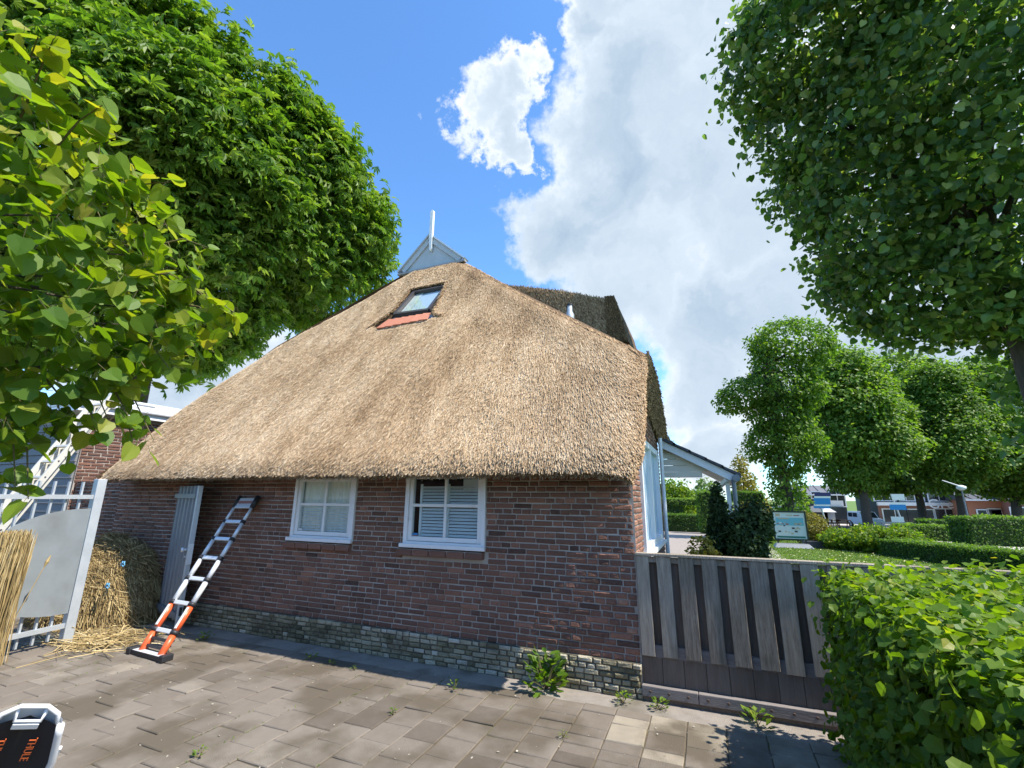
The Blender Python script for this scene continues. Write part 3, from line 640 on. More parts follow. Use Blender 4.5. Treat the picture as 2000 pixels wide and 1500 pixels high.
# verge fringe at the right edge
n = 7000; z = rng.uniform(2.0, 3.5, n); x = XR(z) - rng.uniform(-.012, .05, n); P = roof_pt(x, z, rng.uniform(-.10, .01, n))
strands('verge_fringe', P, DWN + np.array([.6, 0, 0]) + rng.normal(size=(n, 3)) * .15, np.repeat((NRM + np.array([.3, 0, 0]))[None], n, 0), rng.uniform(.05, .11, n), rng.uniform(.006, .012, n), np.clip(rng.normal(.45, .2, n), 0, 1), 'thatch', roof)
n = 5000; z = rng.uniform(3.4, ZT, n); x = XR(z) - rng.uniform(-.03, .06, n); P = roof_pt(x, z, rng.uniform(-.03, .02, n))
strands('hip_fringe', P, DWN + np.array([.75, .1, 0]) + rng.normal(size=(n, 3)) * .2, np.repeat((NRM + np.array([.6, .3, 0]))[None], n, 0), rng.uniform(.06, .14, n), rng.uniform(.008, .018, n), np.clip(rng.normal(.36, .17, n), 0, 1), 'thatch', roof)
n = 9000; t = rng.uniform(0, 6.99, n); i = t.astype(int); fr = (t - i)[:, None]; P = edge[i] * (1 - fr) + edge[i + 1] * fr; Q = inner[i] * (1 - fr) + inner[i + 1] * fr; q = rng.uniform(-.03, .9, n)[:, None]; P = P * (1 - q) + Q * q + np.array([.02, 0, -.01])
strands('side_eave_fringe', P, np.array([.55, -.1, -.7]) + rng.normal(size=(n, 3)) * .18, np.repeat(np.array([[.5, -.6, -.3]]), n, 0), rng.uniform(.05, .12, n), rng.uniform(.007, .014, n), np.clip(rng.normal(.3, .15, n), 0, 1), 'thatch', roof)
# ---- gable board with finial post
def off(p, y=0., z=0., x=0.): return (p[0] + x, p[1] + y, p[2] + z)
m = MB(); m.v = [off(bl_, 0, -.05), off(br_, 0, -.05), bt_, off(bl_, .06, -.05), off(br_, .06, -.05), off(bt_, .06)]; m.f = [(0, 1, 2), (5, 4, 3), (0, 3, 4, 1), (1, 4, 5, 2), (2, 5, 3, 0)]; m.t = [.5] * 5
gb = m.build('gable_board', 'grey_board', house)
for a, b in ((bl_, bt_), (br_, bt_)):
    s = 1 if a is bl_ else -1; m = MB(); m.bar(off(a, -.015, .02, .07 * s), off(bt_, -.015, -.06), .05, .16, (0, 0, 1)); m.build('board_trim', 'grey_board', gb)
    m = MB(); m.bar(off(a, .02, 0, -.05 * s), off(bt_, .02, .035), .2, .035, (0, 0, 1)); m.build('lead_capping', 'alu' if s < 0 else 'grey_board', gb)
m = MB(); m.bar(off(bl_, -.03, -.06, -.04), off(br_, -.03, -.06, .06), .1, .05); m.build('flashing', 'lead', gb)
ft, fb = on_y(844, 416, YB - .06), on_y(841, 491, YB - .06)
m = MB(); m.box((fb[0] - .045, YB - .105, bt_[2] - .12), (fb[0] + .045, YB - .03, ft[2])); m.tube([(fb[0] - .0, YB - .1, ft[2] + .005), (fb[0], YB - .035, ft[2] + .005)], .052, 10); fin = m.build('finial_post', 'white_paint', house, bevel=.008)
m = MB(); m.v = [(fb[0] - .04, YB - .10, bt_[2] - .1), (fb[0] + .04, YB - .10, bt_[2] - .1), (fb[0] + .03, YB - .09, fb[2] + .05), (fb[0], YB - .09, fb[2]), (fb[0] - .03, YB - .09, fb[2] + .05), (fb[0] - .04, YB - .02, bt_[2] - .1), (fb[0] + .04, YB - .02, bt_[2] - .1), (fb[0] + .03, YB - .02, fb[2] + .05), (fb[0], YB - .02, fb[2]), (fb[0] - .03, YB - .02, fb[2] + .05)]
m.f = [(4, 3, 2, 1, 0), (0, 1, 6, 5), (1, 2, 7, 6), (2, 3, 8, 7), (3, 4, 9, 8), (4, 0, 5, 9)]; m.t = [.5] * 6; m.build('finial_tail', 'white_paint', fin)
# ---- skylight
def rp(px, py, o): return on_roof(px, py) + NRM * o
A, B, Cc, Dd = rp(770, 612, -.05), rp(836, 603, -.05), rp(872, 556, -.05), rp(808, 569, -.05)
def lerp(a, b, t): return a * (1 - t) + b * t
skl = MB()
for a, b in ((A, B), (B, Cc), (Cc, Dd), (Dd, A)): skl.bar(a, b, .07, .1, NRM)
skl = skl.build('skylight', 'skyframe', house)
m = MB(); m.quad(A, B, Cc, Dd); m.build('pane', 'sky_glass', skl); m = MB(); m.quad(*[p - NRM * .035 for p in (A, B, Cc, Dd)]); m.build('room_back', 'blind', skl)  # pale blind sheet close under glass, also standing in for bright sky reflection
m = MB(); q = [p - NRM * .02 for p in (lerp(A, B, .03), lerp(A, B, .3), lerp(Dd, Cc, .3), lerp(Dd, Cc, .03))]; m.quad(*q); m.build('curtain', 'curtain', skl)
mb = MB(); hp = [roof_pt(h[0], h[1], .0) for h in HOLE]
for i in range(len(hp)):
    a, b = hp[i], hp[(i + 1) % len(hp)]; mb.quad(a, b, b - NRM * .3, a - NRM * .3)
mb.build('cut_face', 'thatch_old', skl)
mb = MB(); mb.quad(*[p - NRM * .10 for p in (hp[5], hp[4], hp[2], hp[1], hp[0], hp[7])]); mb.build('lead_apron', 'lead', skl)
TA, TB, TC, TD = rp(737, 645, .02), rp(837, 626, .02), rp(842, 612, .0), rp(760, 626, .0)
for k in range(6):
    u, v = k / 6, (k + 1) / 6 - .012; m = MB(); a, b, c, d = lerp(TA, TB, u), lerp(TA, TB, v), lerp(TD, TC, v), lerp(TD, TC, u); mid = NRM * .03
    m.hexa([a, b, c, d, a + mid, b + mid * .5, c + mid * .5, d + mid], random.uniform(.3, .7)); m.build('roof_tile', 'roof_tile', skl)
# thatch rolls round the opening
for pts in ((hp[6], hp[7], hp[0]), (hp[0], hp[1]), (hp[1], hp[2], hp[3])):
    n = 1400; seg = rng.integers(0, len(pts) - 1, n); t = rng.uniform(0, 1, n)[:, None]; pa = np.array(pts); P = pa[seg] * (1 - t) + pa[seg + 1] * t + rng.normal(size=(n, 3)) * .014 + NRM * .004
    strands('opening_fringe', P, DWN + rng.normal(size=(n, 3)) * .25, np.repeat(NRM[None], n, 0), rng.uniform(.05, .11, n), rng.uniform(.008, .014, n), np.clip(rng.normal(.62, .15, n), 0, 1), 'thatch', roof, lift=.015)
# ---- thatched dormer on the right slope
YD = 9.3; q = [on_y(*p, YD) for p in [(980, 556), (1090, 567), (1183, 584), (1187, 660)]]
m = MB(); d = 2.8; T0 = (q[0][0] - 1.2, YD, q[0][2] + .32)
prof = [T0, q[0], q[1], q[2], q[3], (q[3][0], YD, 3.6), (T0[0], YD, 3.6)]; n = len(prof)
m.v = [tuple(p) for p in prof] + [(p[0], YD + d, p[2]) for p in prof]; m.f = [tuple(range(n))[::-1], tuple(range(n, 2 * n))] + [(i, (i + 1) % n, n + (i + 1) % n, n + i) for i in range(n)]; m.t = [.5] * len(m.f)
dorm = m.build('dormer', 'thatch_old', house)
o1, o2 = on_y(1190, 583, YD), on_y(1203, 588, YD + .15); o3 = on_y(1226, 664, YD + .15)
m = MB(); m.hexa([off(q[3], .12, -.02), off(o3, .12), off(o3, d), off(q[3], d), off(q[2], .02, -.03), off(o2, .0, -.0), off(o2, d), off(q[2], d)]); m.build('dormer_eave', 'thatch_old', dorm)
n = 16000; u = rng.uniform(0, 1, n); v = rng.uniform(0, 1, n); x = q[0][0] - .6 + (q[2][0] - q[0][0] + .6) * u; zt = np.interp(x, [T0[0], q[0][0], q[1][0], q[2][0]], [T0[2], q[0][2], q[1][2], q[2][2]]); zz_ = zt - v * (zt - 4.2)
P = np.stack([x, np.full(n, YD - .005), zz_], -1); strands('dormer_reeds', P, np.array([.35, 0, -1.]) + rng.normal(size=(n, 3)) * .2, np.repeat(np.array([[0, -1., .15]]), n, 0), rng.uniform(.06, .14, n), rng.uniform(.008, .016, n), np.clip(rng.normal(.42, .13, n), 0, 1), 'thatch', dorm, lift=.004)
n = 3500; u, v = rng.uniform(0, 1, n)[:, None], rng.uniform(-.02, 1, n)[:, None]; a_ = np.array(q[2]); b_ = np.array(o2); c_ = np.array(o3); d_ = np.array(q[3]); P = (a_ * (1 - u) + b_ * u) * (1 - v) + (d_ * (1 - u) + c_ * u) * v; P[:, 1] = YD + .0
strands('dormer_eave_reeds', P, np.array([.6, -.1, -1.]) + rng.normal(size=(n, 3)) * .2, np.repeat(np.array([[.3, -1., -.2]]), n, 0), rng.uniform(.06, .14, n), rng.uniform(.012, .022, n), np.clip(rng.normal(.16, .1, n), 0, 1), 'thatch', dorm)
# ---- flue
b0 = on_y(1113, 620, 7.0); t0 = on_y(1113, 594, 7.0); m = MB(); hgt = t0[2] - b0[2]
m.tube([b0 - np.array([0, 0, .3]), b0 + np.array([0, 0, hgt * .15]), b0 + np.array([0, 0, hgt * .45]), t0 - np.array([0, 0, .03])], [.075, .075, .05, .042], 14); fl = m.build('flue_pipe', 'galv', house, True); m = MB(); m.tube([t0 - np.array([0, 0, .035]), t0], [.048, .045], 14); m.build('flue_cap', 'black_plastic', fl)
# ---- porch
YP = 7.8; pa, pb_ = on_y(1288, 858, YP), on_y(1434, 926, YP)
sl_ = (pb_[2] - pa[2]) / (pb_[0] - pa[0]); X0, X1 = HX + .02, pb_[0]
def pz(x): return pa[2] + sl_ * (x - pa[0])
dY = 2.6
m = MB(); m.hexa([(X0, YP, pz(X0) - .13), (X1, YP, pz(X1) - .13), (X1, YP + .03, pz(X1) - .13), (X0, YP + .03, pz(X0) - .13), (X0, YP, pz(X0)), (X1, YP, pz(X1)), (X1, YP + .03, pz(X1)), (X0, YP + .03, pz(X0))]); porch = m.build('porch', 'white_paint', house, bevel=.004)
m = MB(); m.hexa([(X0, YP + .03, pz(X0) - .10), (X1, YP + .03, pz(X1) - .10), (X1, YP + dY, pz(X1) - .10), (X0, YP + dY, pz(X0) - .10), (X0, YP + .03, pz(X0) - .02), (X1, YP + .03, pz(X1) - .02), (X1, YP + dY, pz(X1) - .02), (X0, YP + dY, pz(X0) - .02)]); m.build('porch_soffit', 'cream', porch)
for k in range(5):
    u0, u1 = X0 + (X1 + .06 - X0) * k / 5, X0 + (X1 + .06 - X0) * (k + 1) / 5 + .03
    for j in range(8):
        y0_ = YP - .04 + j * .33; m = MB(); m.hexa([(u0, y0_, pz(u0) + .012), (u1, y0_, pz(u1) - .0 + .005), (u1, y0_ + .325, pz(u1) + .005), (u0, y0_ + .325, pz(u0) + .012), (u0, y0_, pz(u0) + .045), (u1, y0_, pz(u1) + .055), (u1, y0_ + .325, pz(u1) + .055), (u0, y0_ + .325, pz(u0) + .045)], random.uniform(.3, .7)); m.build('roof_tile', 'grey_tile', porch)
bz = 2.13; xe = on_y(1376, 917, YP + .1)[0]
z = bz; k = 0
while z < pz(X0) - .15:
    z2 = min(z + .105, pz(X0) - .14); xa = min(pa[0] + (z + .12 - pa[2]) / sl_, xe + .4); xb = pa[0] + (z2 + .12 - pa[2]) / sl_
    m = MB(); m.hexa([(X0 - .01, YP + .1, z), (xa, YP + .1, z), (xa, YP + .12, z), (X0 - .01, YP + .12, z), (X0 - .01, YP + .107, z2 - .006), (max(xb, X0), YP + .107, z2 - .006), (max(xb, X0), YP + .12, z2 - .006), (X0 - .01, YP + .12, z2 - .006)]); m.build('cladding_board', 'cream', porch); z += .105
m = MB(); m.box((X0 - .01, YP + .09, 2.045), (xe - .04, YP + .25, bz - .003)); m.build('porch_beam', 'cream', porch, bevel=.004)
m = MB(); m.box((X1 - .13, YP + .15, 0), (X1 - .07, YP + .21, pz(X1) - .13)); m.build('porch_post', 'white_paint', porch)
m = MB(); m.bar((X1 - .1, YP + .05, 2.0), (X1 - .28, YP + .6, 1.85), .05, .06); m.build('porch_bracket', 'white_paint', porch)
m = MB(); m.tube([(X1 + .02, YP - .06, pz(X1) - .06), (X1 + .02, YP + dY, pz(X1) - .06)], .055, 10); m.build('gutter', 'steel_dark', porch); m = MB(); m.tube([(X1 - .02, YP + .0, pz(X1) - .08), (X1 - .02, YP + .0, 0)], .032, 10); m.build('downpipe', 'steel_dark', porch)
m = MB(); m.tube([(HX + .06, YP - .16, .1), (HX + .06, YP - .16, 2.65)], .03, 8); m.build('downpipe', 'white_paint', porch)
m = MB(); m.box((HX + .05, 9.0, 0), (.05, 10.2, .46)); tag(m.build('stone_step', 'stone_step', None, bevel=.01), 'grey stone step beneath the porch by the side wall', 'step')
#PART3

# ================================================================== NEIGHBOURING BUILDING (left)
NX = -10.6
nb_ = thing('neighbouring_outbuilding', (NX, 8, 0), 'low dark brick outbuilding with white gutter left of the thatched roof', 'building')
EZ = on_x(290, 822, NX)[2]
m = MB(); m.box((NX - 7, 4.75, 0), (NX, 13, EZ)); nw = m.build('wall', 'mortar', nb_)
rest = MB()
for i, (y, z, w, h) in enumerate(courses(4.75, 10.5, 0, EZ - .05, .062, .212, .212, [], mixed=0)):
    t = float(np.clip(random.gauss(.3, .08), .1, .9)); mm = brick_shape(w, h, .02, t, i); merge(rest, mm, lambda p: (NX + .012 - p[1], y + p[0], z + p[2]))
rest.build('brickwork', 'brick', nw)['kind'] = 'stuff'
m = MB(); m.box((NX - 7.2, 4.5, EZ), (NX + .16, 13.2, EZ + .1)); m.build('fascia', 'white_paint', nb_)
m = MB(); m.box((NX - 7.2, 4.5, EZ + .103), (NX + .22, 13.2, EZ + .24)); m.build('gutter', 'white_paint', nb_, bevel=.03)
m = MB(); q = on_x(305, 795, NX - .8); m.box((NX - 1.6, q[1] - .6, EZ + .24), (NX - .5, q[1] + 1.4, q[2])); m.build('roof_unit', 'tent_pale', nb_, bevel=.03)
m = MB(); m.box((NX - .49, q[1] - .55, EZ + .26), (NX - .47, q[1] - .2, q[2] - .06)); m.build('roof_unit_grille', 'steel_dark', nb_)
for k in range(20):
    z = .05 + k * .15
    if z > EZ - .1: break
    m = MB(); m.hexa([(NX - 7, 4.70, z), (NX - .02, 4.70, z), (NX - .02, 4.74, z), (NX - 7, 4.74, z), (NX - 7, 4.72, z + .145), (NX - .02, 4.72, z + .145), (NX - .02, 4.74, z + .145), (NX - 7, 4.74, z + .145)]); m.build('cladding_board', 'siding', nb_)
m = MB(); m.box((NX + .03, WY + .12, 0), (-9.01, WY + .3, 1.95)); lwall = m.build('link_wall', 'mortar'); rest = MB()
for i, (x, z, w, h) in enumerate(courses(NX + .03, -9.01, 0, 1.94, .0575, .212, .108, [])):
    mm = brick_shape(w, h, .02, float(np.clip(random.gauss(.3, .1), .05, .9)), i); merge(rest, mm, lambda p: (x + p[0], WY + .108 + p[1], z + p[2]))
rest.build('brickwork', 'brick', lwall)['kind'] = 'stuff'; tag(lwall, 'dark brown wall joining the outbuilding to the farmhouse behind the gate', 'wall')
# long old aluminium ladder leaning on it
LX = -9.75; a, b = on_x(5, 1010, LX), on_x(205, 775, LX); dirv = (b - a) / np.linalg.norm(b - a); a = a - dirv * (a[2] / dirv[2])
lad = thing('roof_ladder', (LX, a[1], 0), 'weathered pale aluminium extension ladder leaning on the outbuilding', 'ladder')
nrm = np.cross(dirv, np.array([1., 0, 0])); Lt = np.linalg.norm(b - a)
for dx, s in ((-.24, 0), (.24, 0), (-.17, .075), (.17, .075)):
    m = MB(); p0 = a + np.array([dx, 0, 0]) + nrm * s; m.bar(p0, p0 + dirv * Lt, .03, .085, nrm); m.build('rail', 'alu_old', lad)
k = .2
while k < Lt - .1:
    for s, w in ((0, .24), (.075, .17)):
        m = MB(); c = a + dirv * k + nrm * s; m.bar(c - np.array([w, 0, 0]), c + np.array([w, 0, 0]), .035, .035, nrm); m.build('rung', 'alu_old', lad)
    for dx in (-.26, .257):
        m = MB(); c = a + dirv * k + np.array([dx, 0, 0]); m.tube([c, c + np.array([.004, 0, 0])], .012, 6); m.build('rung_end', 'black_plastic', lad)
    k += .28
# ================================================================== GATE (left)
GP = np.array([-7.17, 3.49, 0]); GD = np.array([-7.06, 2.6, 0]) - GP; GD /= np.linalg.norm(GD)
gate = thing('metal_gate', tuple(GP), 'galvanised picket gate with a big curved steel sheet, beside the reed pile', 'gate')
m = MB(); m.box((GP[0] - .05, GP[1] - .05, 0), (GP[0] + .05, GP[1] + .05, 1.9)); m.build('gate_post', 'galv', gate, bevel=.006)
GN = np.array([GD[1], -GD[0], 0])
def gp(s, z, o=0.): return GP + GD * s + GN * o + np.array([0, 0, z])
for z in (.2, 1.68): m = MB(); m.bar(gp(.05, z), gp(2.2, z), .035, .05); m.build('rail', 'galv', gate)
for k in range(14):
    s = .17 + k * .145
    m = MB(); m.bar(gp(s, .06, .028), gp(s, 1.86, .028), .02, .03, GN); m.build('picket', 'galv', gate)
n = 26; prof = [gp(.06, .34, -.025), ] + [gp(.06 + .98 * math.sin(t) ** .9, .34 + (1.18 if math.cos(t) > 0 else .0) * 0 + .60 + .60 * math.cos(t), -.025) for t in np.linspace(math.pi, 0, n)[1:-1]] + [gp(.06, 1.54, -.025)]
m = MB(); nn_ = len(prof); m.v = [tuple(p) for p in prof] + [tuple(p - GN * .008) for p in prof]; m.f = [tuple(range(nn_)), tuple(range(2 * nn_ - 1, nn_ - 1, -1))] + [(i, nn_ + i, nn_ + (i + 1) % nn_, (i + 1) % nn_) for i in range(nn_)]; m.t = [.5] * len(m.f)
m.build('gate_sheet', 'zinc_sheet', gate)
# ---- corrugated door leaf standing open against the wall
near = np.array([-6.44, 4.30]); far = np.array([-7.32, 4.57])
leafd = (far - near); wl_ = np.linalg.norm(leafd); leafd /= wl_; ln = np.array([leafd[1], -leafd[0]]);
if ln[1] > 0: ln = -ln
def lp(s, z, o=0.): p = near + leafd * s + ln * o; return np.array([p[0], p[1], z])
door = thing('door_leaf', (near[0], near[1], 0), 'ribbed grey steel door leaf with a lock, standing open by the wall', 'door')
m = MB(); m.bar(lp(0, .03), lp(0, 1.84), .05, .055, (ln[0], ln[1], 0)); m.build('door_edge', 'galv', door, bevel=.004)
n = 60; S = np.linspace(.03, wl_, n); O = .012 * np.sign(np.sin(S / wl_ * 2 * math.pi * 6)) * np.minimum(1, np.abs(np.sin(S / wl_ * 2 * math.pi * 6)) * 3); P = np.array([[lp(s, z, o) for s, o in zip(S, O)] for z in (.12, 1.84)]); grid_mesh('ribbed_sheet', P, 'steel_dark', door, False)
for z in (.2, 1.70): m = MB(); m.bar(lp(.03, z, .03), lp(wl_, z, .03), .02, .06); m.build('cross_bar', 'steel_dark', door)
m = MB(); m.bar(lp(-.03, .82), lp(-.03, 1.08), .012, .05, (ln[0], ln[1], 0)); m.build('lock_plate', 'alu', door)
m = MB(); m.tube([lp(.09, 1.0, .0), lp(.09, 1.0, .05)], .018, 10); m.tube([lp(.09, 1.0, .05), lp(.09, 1.0, .075)], .03, 10); m.build('door_knob', 'alu', door, True)
m = MB(); m.tube([lp(.09, .91, .0), lp(.09, .91, .03)], .012, 8); m.build('key_cylinder', 'alu', door)
m = MB(); m.bar(lp(-.03, .20), lp(-.03, .30), .012, .03, (ln[0], ln[1], 0)); m.build('bolt', 'black_plastic', door)
# ================================================================== TELESCOPIC LADDER
b0, b1 = on_z(272, 1278), on_z(309, 1288); t0 = on_y(468, 975, 4.60); t1 = on_y(502, 975, 4.60)
tl = thing('telescopic_ladder', tuple((b0 + b1) / 2), 'aluminium telescopic ladder with orange lower rails leaning on the brick wall', 'ladder')
def rail(k, s): a, b = (b0, t0) if k == 0 else (b1, t1); return a * (1 - s) + b * s
NS = 7; ss = [0, .135, .29, .435, .57, .70, .825, .94]; axis = rail(0, 1) - rail(0, 0); Ltot = np.linalg.norm(axis)
for i in range(NS):
    for k in (0, 1):
        r_ = .036 - .0028 * i; m = MB(); m.tube([rail(k, ss[i]), rail(k, ss[i + 1])], r_, 14); m.build('rail', 'orange_rail' if i < 2 else 'alu', tl, True)
        m = MB(); c = rail(k, ss[i + 1]); d = axis / Ltot; m.tube([c - d * .022, c + d * .018], r_ + .009, 14); m.build('rail_collar', 'black_plastic', tl, True)
    a, b = rail(0, ss[i + 1]), rail(1, ss[i + 1]); m = MB(); m.bar(a, b, .045, .032, (0, -1, .6)); m.build('rung', 'alu', tl, bevel=.006)
for i in range(3):
    s = .95 + i * .022; m = MB(); m.bar(rail(0, s), rail(1, s), .05, .028, (0, -1, .6)); m.build('rung', 'alu' if i != 1 else 'ink_red', tl, bevel=.005)
for k in (0, 1): m = MB(); m.tube([rail(k, .94), rail(k, 1.02)], .034, 12); m.build('rail_cap', 'black_plastic', tl, True)
for k in (0, 1):
    m = MB(); d = axis / Ltot; a, b = rail(k, .155), rail(k, .27); o_ = np.array([.012, -.031, .016]); m.bar(a + o_, b + o_, .036, .004, (0, -1, .55)); m.build('warning_label', 'label_white', tl)
ud = (b1 - b0) / np.linalg.norm(b1 - b0); fa, fb2 = b0 - ud * .12 + np.array([0, 0, .03]), b1 + ud * .14 + np.array([0, 0, .03]); m = MB(); m.bar(fa, fb2, .075, .035); m.build('stabiliser_bar', 'alu', tl, bevel=.006)
m = MB(); m.bar(fa - np.array([0, .042, 0.004]), fb2 - np.array([0, .042, 0.004]), .012, .04); m.build('bar_trim', 'black_plastic', tl)
for c in (fa, fb2): m = MB(); m.box(c - np.array([.035, .065, .03]), c + np.array([.035, .055, .04])); m.build('rubber_foot', 'black_plastic', tl, bevel=.012)
for s in (.05, .09):
    m = MB(); m.bar(rail(0, s), rail(1, s), .03, .02, (0, -1, .6)); m.build('folded_rung', 'black_plastic', tl, bevel=.004)
# ================================================================== REED PILE AND REED BUNDLE
pile = thing('reed_pile', (-7.7, 4.1, 0), 'heap of loose cut reeds between the gate and the brick wall', 'reed pile')
def pile_h(x, y):
    a = ((x + 8.2) / .95) ** 2 + ((y - 4.35) / .68) ** 2; return 1.02 * np.clip(1 - a, 0, 1) ** .6 * (1 + .13 * pnoise(x, y, 0, 3.5, 6))
gx, gy = np.meshgrid(np.linspace(-9.15, -6.85, 40), np.linspace(3.6, 4.64, 24), indexing='ij'); Zp = pile_h(gx, gy) - .05; Zp = Zp + .06 * pnoise(gx, gy, 0, 4, 8); P = np.stack([gx, gy, Zp], -1); grid_mesh('heap_core', P, 'thatch_bed', pile)['kind'] = 'stuff'
def straws(name, n, P, D, Ln, Wd, tint, parent, m='straw'):
    N, T = None, D / np.linalg.norm(D, axis=1, keepdims=True); X = np.cross(T, rng.normal(size=(n, 3))); X /= np.linalg.norm(X, axis=1, keepdims=True); N = np.cross(X, T); a = P - T * Ln[:, None] / 2; b = P + T * Ln[:, None] / 2; h = Wd[:, None] / 2; e1 = X * h; e2 = N * h
    V = np.stack([a + e1, a - e1 * .5 + e2 * .87, a - e1 * .5 - e2 * .87, b + e1, b - e1 * .5 + e2 * .87, b - e1 * .5 - e2 * .87], 1).reshape(-1, 3); f = np.array([(0, 1, 4, 3), (1, 2, 5, 4), (2, 0, 3, 5)])
    Fc = (f[None] + (np.arange(n) * 6)[:, None, None]).reshape(-1, 4); o = link_mesh(name, np_mesh(name, V - origin(parent), Fc.ravel(), np.full(len(Fc), 4), m, np.repeat(tint, 3)), parent); o['kind'] = 'stuff'; return o
n = 15000; x = rng.uniform(-9.1, -6.78, n); y = rng.uniform(3.62, 4.62, n); h = pile_h(x, y); ok = h > .02; x, y, h = x[ok], y[ok], h[ok]; n = len(x)
gxx = (pile_h(x + .02, y) - h) / .02; gyy = (pile_h(x, y + .02) - h) / .02; D = np.stack([np.ones(n) * rng.choice([-1, 1], n), rng.normal(size=n) * .5, np.zeros(n)], -1); D[:, 1] -= .4; D[:, 2] = D[:, 0] * np.clip(gxx, -1.5, 1.5) + D[:, 1] * np.clip(gyy, -1.5, 1.5) + rng.normal(size=n) * .2
straws('loose_reeds', n, np.stack([x, y, h + rng.uniform(-.05, .04, n)], -1), D, rng.uniform(.2, .6, n), rng.uniform(.0045, .0085, n), np.clip(rng.normal(.36, .2, n), 0, 1), pile)
n = 420; x = rng.normal(-6.9, .32, n); y = rng.normal(3.75, .22, n); straws('scattered_reeds', n, np.stack([x, y, rng.uniform(.01, .05, n)], -1), np.stack([rng.normal(size=n), rng.normal(size=n) * .5, rng.normal(size=n) * .06], -1), rng.uniform(.15, .5, n), rng.uniform(.006, .010, n), np.clip(rng.normal(.6, .2, n), 0, 1), pile)
for c in ((-7.25, 3.97, .82), (-7.32, 3.88, .56)):
    m = MB(); pts = [np.array(c) + np.array([.04 * math.cos(t * 2.3), .02 * math.sin(t * 1.7), .03 * math.sin(t * 3.1)]) for t in np.linspace(0, 6, 16)]; m.tube(pts, .007, 5); m.build('blue_twine', 'blue_twine', pile)
bun = thing('reed_bundle', (-6.9, 2.75, 0), 'upright bundle of golden reeds leaning on the gate at the left edge', 'reed bundle')
n = 2200; bx = rng.normal(-6.86, .05, n); by = rng.normal(2.64, .07, n); Ln = rng.uniform(.9, 1.32, n); D = np.stack([rng.normal(size=n) * .04 - .03, rng.normal(size=n) * .045 + .04, np.ones(n)], -1); P = np.stack([bx, by, Ln / 2 + .02], -1)
straws('reeds', n, P, D, Ln, rng.uniform(.0045, .0075, n), np.clip(rng.normal(.55, .2, n), 0, 1), bun)
m = MB(); p0 = np.array([-6.8, 2.8, .35]); p1 = on_x(95, 1092, -6.80); m.tube([p0, p1], .004, 5); m.tube([p1 - (p1 - p0) * .12, p1 - (p1 - p0) * .04, p1 + (p1 - p0) * .06], [.005, .018, .003], 6); m.build('reed_plume', 'straw', bun)
# ================================================================== CHILD BICYCLE SEAT (bottom left)
sc = at_d(22, 1500, 3.62); ST = np.array([-3.18, 1.49, .71]); SB = np.array([-3.58, 1.535, .05])
seat = thing('child_bike_seat', (SB[0], SB[1], 0), 'white child bicycle seat with black padding and orange lettering, bottom left corner', 'child seat')
vdir = ST - SB; vl = np.linalg.norm(vdir); vdir /= vl; vc = CAM - (ST + SB) / 2; sx = np.cross(vdir, vc); sx /= np.linalg.norm(sx); sn = np.cross(sx, vdir)
if np.dot(sn, vc) < 0: sn = -sn
if sx[0] < 0 and False: sx = -sx
if (R.T @ sx)[0] < 0: sx = -sx
def sp(u, v, o=0.): return SB + sx * u + vdir * (v * vl) + sn * o
wv = lambda v: .165 - .05 * max(0, v - .62) / .38 - .07 * max(0, .5 - v)
vs = np.linspace(0, .9, 20); us = np.linspace(-1, 1, 17)
Pp = np.array([[sp(u * wv(v) * .94, v, .03 + .05 * u * u - .012 * math.exp(-(u / .12) ** 2)) for u in us] for v in vs]); grid_mesh('padding', Pp, 'seat_black', seat)
Pp = np.array([[sp(u * wv(v) * 1.06, v, -.01 + .075 * u * u) for u in us] for v in np.linspace(0, .93, 20)]); grid_mesh('shell', Pp, 'seat_white', seat)
for s in (-1, 1): m = MB(); m.tube([sp(s * wv(v) * 1.04, v, .075) for v in np.linspace(0, .9, 14)], .017, 8); m.build('shell_rim', 'seat_white', seat, True)
m = MB(); m.tube([sp(u, v, o) for u, v, o in ((-.118, .88, .06), (-.105, .95, .05), (-.05, .995, .04), (.05, .995, .04), (.105, .95, .05), (.118, .88, .06))], .011, 8); m.build('carry_handle', 'seat_white', seat, True)
m = MB(); m.tube([sp(-.055, .985, .04), sp(-.05, .90, .05), sp(.05, .90, .05), sp(.055, .985, .04)], .009, 8); m.build('carry_handle', 'seat_white', seat, True)
m = MB(); m.bar(sp(-.05, .868, .05), sp(.05, .868, .05), .03, .02, sn); m.build('logo_plate', 'seat_white', seat, bevel=.003)
m = MB(); m.bar(sp(.175, .72, .07), sp(.165, .50, .07), .02, .02, sn); m.build('buckle_guide', 'seat_white', seat, bevel=.004)
m = MB(); m.bar(sp(.160, .46, .07), sp(.145, .34, .07), .012, .02, sn); m.build('red_release', 'seat_orange', seat, bevel=.003)
tm = text_mesh('THULE', .044, 'seat_orange')
for u in (-.062, .055):
    c = sp(u, .70, .062); o = bpy.data.objects.new('lettering', tm); COL.objects.link(o); o.parent = seat
    Xd = -vdir; Yd = sx; Nd = sn
    Mx = Matrix(((Xd[0], Yd[0], Nd[0], c[0]), (Xd[1], Yd[1], Nd[1], c[1]), (Xd[2], Yd[2], Nd[2], c[2]), (0, 0, 0, 1)))
    o.matrix_local = Matrix.Translation(-Vector(origin(seat))) @ Mx
